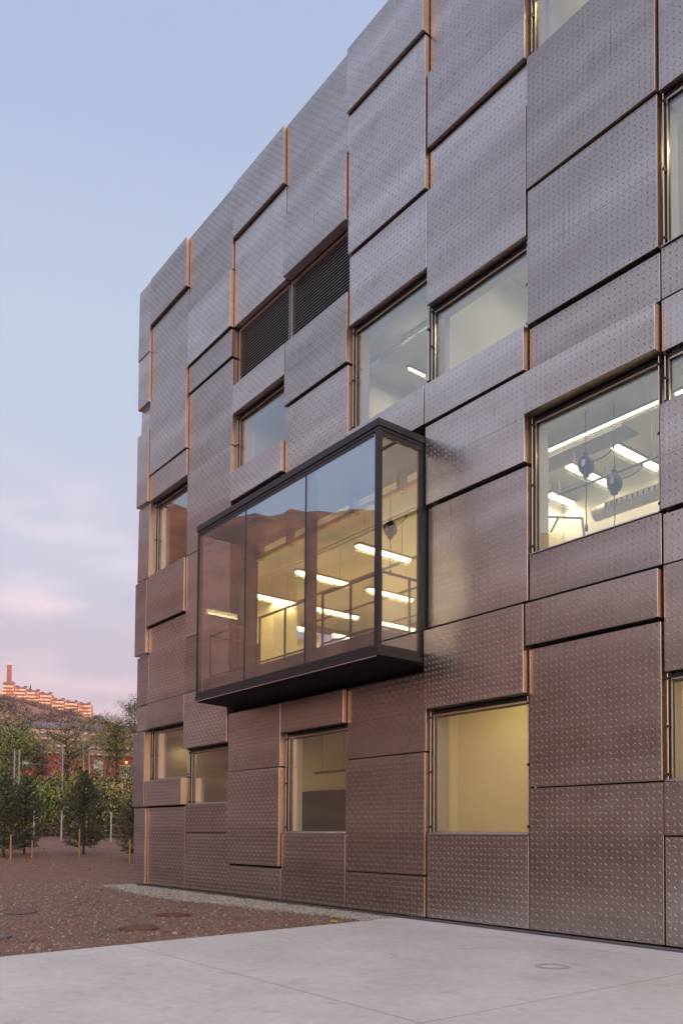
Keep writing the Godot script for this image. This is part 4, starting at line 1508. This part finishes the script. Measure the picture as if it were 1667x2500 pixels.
	tree("tall_tree", "tall thin-leaved tree rising against the sky at the building's corner", Vector3(-63.9, gh(-63.9, -18.75), -18.75), 9.6, 3.0, Vector2(1.9, 1.0), 6164, 0.14, green0, Color(0.11, 0.11, 0.06), dull, 22)
	tree("hedge_tree", "bright green bushy tree behind the lattice mast", Vector3(-56.8, gh(-56.8, -6.7), -6.7), 5.6, 0.6, Vector2(2.3, 0.8), 14384, 0.13, Color(0.09, 0.13, 0.03), Color(0.22, 0.25, 0.08), dull, 24)
	tree("hedge_tree", "second bright green bushy tree, at the picture's left edge", Vector3(-59.7, gh(-59.7, -6.2), -6.2), 5.6, 0.6, Vector2(2.3, 0.8), 12724, 0.13, Color(0.08, 0.12, 0.03), Color(0.2, 0.23, 0.08), dull, 24)
	tree("budding_tree", "thin budding tree between the forked trunk and the birches", Vector3(-78.6, gh(-78.6, -19.5), -19.5), 7.9, 2.4, Vector2(2.2, 1.0), 2223, 0.14, early0, green1, dull, 20)
	tree("budding_tree", "thin budding tree right of the birches above the red roof", Vector3(-78.7, gh(-78.7, -22.3), -22.3), 8.0, 2.0, Vector2(2.6, 0.9), 2889, 0.15, green0.lerp(early0, 0.4), early1, dull, 20)

func build_red_house() -> void:
	var o := thing("red_house", "long red boarded house with white windows behind the trees", "house", Vector3(-108.0, 7.6, -31.0))
	var yaw := -1.27      # its long front faces the forecourt
	o.rotation.y = PI / 2 + yaw + PI / 2
	o.rotation.y = 1.27
	var red := mat("red_boards", 0.34, 0.06, 0.05, 0.8)
	var red2 := mat("red_boards_dark", 0.28, 0.045, 0.04, 0.8)
	var wht := mat("white_paint", 0.7, 0.68, 0.62, 0.6)
	var st := st_new()
	bx(st, -8.5, -1.5, -5.0, 9.5, 4.15, 0.0)
	part("wall", st, red, o)
	st = st_new()
	var bme := st_new()
	bx(bme, 0.0, 0.0, 0.0, 0.06, 3.2, 0.03)
	var bm := bme.commit()
	bm.surface_set_material(0, red2)
	for i in 72:
		share("board", bm, Vector3(-8.45 + i * 0.25, 0.95, 0.003), o)
	bx(st, -8.8, 4.15, -5.4, 9.8, 4.3, 0.3)
	part("roof", st, mat("roof_grey", 0.09, 0.085, 0.09, 0.8), o)
	var pane := glass("house_glass", Color(0.5, 0.6, 0.6), 0.3, 0.3)
	var lit := glow("lit_window", Color(1.0, 0.7, 0.28), 0.55)
	for w in [[1.6, 1.9, 0.9, 1.6, false], [5.0, 1.3, 0.85, 1.7, false], [6.1, 1.3, 0.85, 1.7, false], [1.0, -0.1, 1.3, 0.85, true], [3.6, -0.1, 1.7, 0.85, true], [-2.4, 0.35, 1.0, 0.5, false]]:
		st = st_new()
		var x: float = w[0]
		var y: float = w[1]
		var ww: float = w[2]
		var hh: float = w[3]
		bx(st, x - 0.08, y - 0.08, 0.034, x, y + hh + 0.08, 0.1)
		bx(st, x + ww, y - 0.08, 0.034, x + ww + 0.08, y + hh + 0.08, 0.1)
		bx(st, x, y + hh, 0.034, x + ww, y + hh + 0.08, 0.1)
		bx(st, x, y - 0.08, 0.034, x + ww, y, 0.1)
		bx(st, x + ww / 2 - 0.03, y, 0.034, x + ww / 2 + 0.03, y + hh, 0.09)
		var f := part("window", st, wht, o)
		st = st_new()
		bx(st, x, y, 0.036, x + ww, y + hh, 0.05)
		part("pane", st, lit if w[4] else pane, f)
	st = st_new()
	bx(st, 3.4, 0.95, 0.04, 7.4, 1.08, 1.4)
	for i in 9:
		bx(st, 3.4 + i * 0.49, 1.08, 1.34, 3.46 + i * 0.49, 2.0, 1.4)
	bx(st, 3.4, 2.0, 1.33, 7.4, 2.06, 1.41)
	part("landing", st, mat("iron_black", 0.02, 0.018, 0.018, 0.6), o)
	st = st_new()
	for i in 8:
		bx(st, 7.4 + i * 0.3, 0.8 - i * 0.25, 0.4, 7.7 + i * 0.3, 0.85 - i * 0.25, 1.35)
	part("stair", st, mat("iron_black", 0.02, 0.018, 0.018, 0.6), o)
	st = st_new()
	tube(st, Vector3(5.75, 3.45, 0.05), Vector3(5.75, 3.45, 0.2), 0.1, 0.16, 10)
	part("wall_lamp", st, glow("house_lamp", Color(1.0, 0.8, 0.5), 2.2), o)
	var l := OmniLight3D.new()
	l.name = "wall_lamp_light"
	l.light_energy = 0.5
	l.light_color = Color(1.0, 0.7, 0.35)
	l.light_size = 0.15
	l.omni_range = 30.0
	l.shadow_enabled = true
	l.position = Vector3(5.75, 3.45, 0.45)
	o.add_child(l)

func build_far_blocks() -> void:
	# long flats halfway up the hill
	var o := thing("long_flats", "long grey block of flats with yellow-green balcony bands behind the birches", "building", Vector3(-170.0, 17.2, -56.0))
	o.rotation.y = 1.25
	var wall := mat("flats_grey", 0.2, 0.18, 0.19, 0.8)
	var st := st_new()
	bx(st, -13.0, -4.0, -8.0, 13.0, 6.2, 0.0)
	part("wall", st, wall, o)
	st = st_new()
	for v in [[Vector3(-13.4, 6.2, 0.5), Vector3(13.4, 6.2, 0.5), Vector3(13.4, 8.0, -5.0), Vector3(-13.4, 8.0, -5.0)]]:
		q(st, v[0], v[1], v[2], v[3], Vector3(0, 3, 1))
	bx(st, -13.4, 6.0, -8.0, 13.4, 6.19, 0.49)
	part("roof", st, mat("slate_purple", 0.17, 0.13, 0.17, 0.8), o)
	var cream := mat("flats_cream", 0.62, 0.53, 0.42, 0.8)
	var yel := mat("flats_yellow", 0.42, 0.36, 0.05, 0.7)
	var win := mat("flats_window", 0.06, 0.065, 0.075, 0.2)
	for i in 18:
		st = st_new()
		bx(st, -12.8 + i * 1.42, 5.0, 0.003, -11.75 + i * 1.42, 5.75, 0.12)
		part("upper_panel", st, cream, o)
	for f in 4:
		for i in 9:
			st = st_new()
			var x := -12.6 + i * 2.8
			bx(st, x, 3.6 - f * 1.5, 0.003, x + 2.2, 4.1 - f * 1.5, 0.7)
			part("balcony", st, yel if (i * 3 + f * 2) % 5 < 3 else cream, o)
			st = st_new()
			bx(st, x + 0.2, 4.12 - f * 1.5, 0.003, x + 2.0, 4.75 - f * 1.5, 0.05)
			part("window", st, win, o)
	# white house lower left and pale house at the corner
	o = thing("white_house", "low white house half hidden at the left below the budding trees", "house", Vector3(-120.0, 10.4, -8.0))
	o.rotation.y = 1.45
	st = st_new()
	bx(st, -7.0, -3.0, -6.0, 7.0, 1.2, 0.0)
	part("wall", st, mat("white_wall", 0.6, 0.55, 0.48, 0.8), o)
	st = st_new()
	q(st, Vector3(-7.4, 1.1, 0.5), Vector3(7.4, 1.1, 0.5), Vector3(7.4, 3.6, -3.0), Vector3(-7.4, 3.6, -3.0), Vector3(0, 3, 2))
	q(st, Vector3(-7.4, 1.1, -6.5), Vector3(7.4, 1.1, -6.5), Vector3(7.4, 3.6, -3.0), Vector3(-7.4, 3.6, -3.0), Vector3(0, 3, -2))
	part("roof", st, mat("slate_purple", 0.17, 0.13, 0.17, 0.8), o)
	for i in 5:
		st = st_new()
		bx(st, -6.0 + i * 2.6, -0.6, 0.003, -5.0 + i * 2.6, 0.6, 0.06)
		part("window", st, win, o)
	o = thing("peach_house", "sunlit peach-coloured house peeping through the tall tree at the corner", "house", Vector3(-210.0, 26.0, -88.0))
	o.rotation.y = 1.2
	st = st_new()
	bx(st, -8.0, -6.0, -7.0, 8.0, 2.6, 0.0)
	part("wall", st, mat("peach_wall", 0.55, 0.36, 0.26, 0.8), o)
	st = st_new()
	bx(st, -8.3, 2.6, -7.3, 8.3, 2.9, 0.3)
	part("roof", st, mat("slate_purple", 0.17, 0.13, 0.17, 0.8), o)
	for i in 5:
		for f in 2:
			st = st_new()
			bx(st, -6.8 + i * 2.9, -2.2 + f * 2.6, 0.003, -5.5 + i * 2.9, -0.8 + f * 2.6, 0.06)
			part("window", st, win, o)

func build_terraces() -> void:
	# stepped terraces along the crest, lit by the last sun
	var order := ["first", "second", "third", "fourth", "fifth", "sixth", "seventh"]
	var orange := mat("terrace_timber", 0.50, 0.25, 0.13, 0.8)
	var white := mat("terrace_white", 0.72, 0.62, 0.52, 0.7)
	var dark := mat("terrace_dark", 0.07, 0.035, 0.03, 0.5)
	var roofm := mat("terrace_roof", 0.16, 0.07, 0.06, 0.8)
	for i in 7:
		var t := i / 6.0
		var at := Vector3(-580.0, 90.0, -156.0).lerp(Vector3(-532.0, 76.5, -191.0), t) + Vector3(7, 0, 2)
		at.y -= 1.2 * sin(t * PI)
		var o := thing("terrace_block", "stepped terrace of orange flats with white balconies on the hill crest, %s from the left" % order[i], "building", at, "stepped terraces on the hill")
		o.rotation.y = 1.05
		var floors := 5 if i < 4 else 4
		var n := 3
		var top := floors * 2.45
		for f in floors:
			var st := st_new()
			var back := -f * 0.9
			bx(st, -4.6 + f * 0.1, f * 2.45, -12.0, 4.2 - 0.3 * f, f * 2.45 + 2.44, back)
			part("storey", st, orange, o)
			var x := -4.3
			while x < 3.4 - 0.3 * f:
				var w := minf(rf(1.6, 3.4), 4.3 - 0.3 * f - x)
				st = st_new()
				bx(st, x, f * 2.45 + rf(0.1, 0.35), back + 0.02, x + w, f * 2.45 + 1.2, back + rf(0.7, 1.3))
				part("balcony", st, white if rng.randf() < 0.8 else orange, o)
				x += w + rf(0.15, 0.8)
			st = st_new()
			bx(st, -3.8, f * 2.45 + 1.35, back + 0.01, 3.6 - 0.3 * f, f * 2.45 + 2.25, back + 0.1)
			part("window", st, dark, o)
		var st := st_new()
		bx(st, -4.8, top, -12.3, 4.0 - 0.3 * floors, top + 0.35, -floors * 0.9 + 1.2)
		var r := part("roof", st, roofm, o)
		for k in 2:
			st = st_new()
			var x := -4.4 + k * 5.2
			q(st, Vector3(x, top + 0.4, -5.0), Vector3(x + 2.2, top + 0.2, -5.0), Vector3(x + 2.2, top + 1.6, -7.0), Vector3(x, top + 1.9, -7.0), Vector3(0, 2, 1))
			bx(st, x + 0.1, top + 0.35, -7.2, x + 1.9, top + 1.7, -7.02)
			part("skylight", st, mat("skylight_dark", 0.04, 0.04, 0.05, 0.4), r)
	# low house at the very left and the tall red-brown chimney
	var o := thing("chimney_tower", "tall red twin-shaft chimney tower on the hill crest", "tower", Vector3(-580.0, 95.0, -157.0))
	o.rotation.y = 1.25
	var red := mat("tower_red", 0.17, 0.06, 0.045, 0.7)
	for x in [-1.2, 0.55]:
		var st := st_new()
		bx(st, x - 0.75, -6.0, -0.8, x + 0.6, 21.0, 0.8)
		part("shaft", st, red, o)
	var st := st_new()
	bx(st, -1.9, 21.0, -0.9, 1.2, 21.6, 0.9)
	part("cornice", st, mat("tower_pale", 0.6, 0.4, 0.3, 0.7), o)
	st = st_new()
	bx(st, -0.6, -6.0, -0.5, -0.2, 21.0, 0.55)
	part("recess", st, dark, o)
	o = thing("crest_house", "low orange gridded house at the foot of the chimney tower", "building", Vector3(-584.0, 91.4, -153.0))
	o.rotation.y = 1.15
	st = st_new()
	bx(st, -7.0, -2.0, -6.0, 3.8, 4.6, 0.0)
	part("wall", st, orange, o)
	for i in 6:
		for f in 3:
			st = st_new()
			bx(st, -6.6 + i * 1.7, 0.0 + f * 1.5, 0.003, -5.4 + i * 1.7, 1.0 + f * 1.5, 0.2)
			part("window", st, white if (i + f) % 2 == 0 else dark, o)
	# spruces by the tower
	var spots := [[-600.0, -150.0, 12.0, "dark spruce left of the chimney tower"], [-597.0, -164.0, 14.0, "dark spruce just right of the chimney tower"], [-596.0, -176.0, 12.5, "dark spruce farthest right on the crest"]]
	for s in spots:
		var sp := thing("spruce_tree", s[3], "tree", Vector3(s[0], 94.0, s[1]), "spruces on the hill crest")
		st = st_new()
		tube(st, Vector3.ZERO, Vector3(0, s[2], 0), 0.25, 0.05, 6, false)
		part("trunk", st, mat("spruce_bark", 0.06, 0.045, 0.035, 0.9), sp)
		st = st_new()
		for i in 900:
			var t := pow(rng.randf(), 0.8)
			var rr := 2.3 * (1.0 - t) * sqrt(rng.randf()) * (0.75 + 0.25 * sin(t * 40.0))
			var a := rf(0, TAU)
			leaf(st, Vector3(cos(a) * rr, s[2] * (0.12 + 0.9 * t) - rr * 0.3, sin(a) * rr), rf(0.5, 0.9), Color(0.015, 0.022, 0.015).lerp(Color(0.04, 0.05, 0.03), rng.randf()))
		part("crown", st, leaf_mat("foliage"), sp)
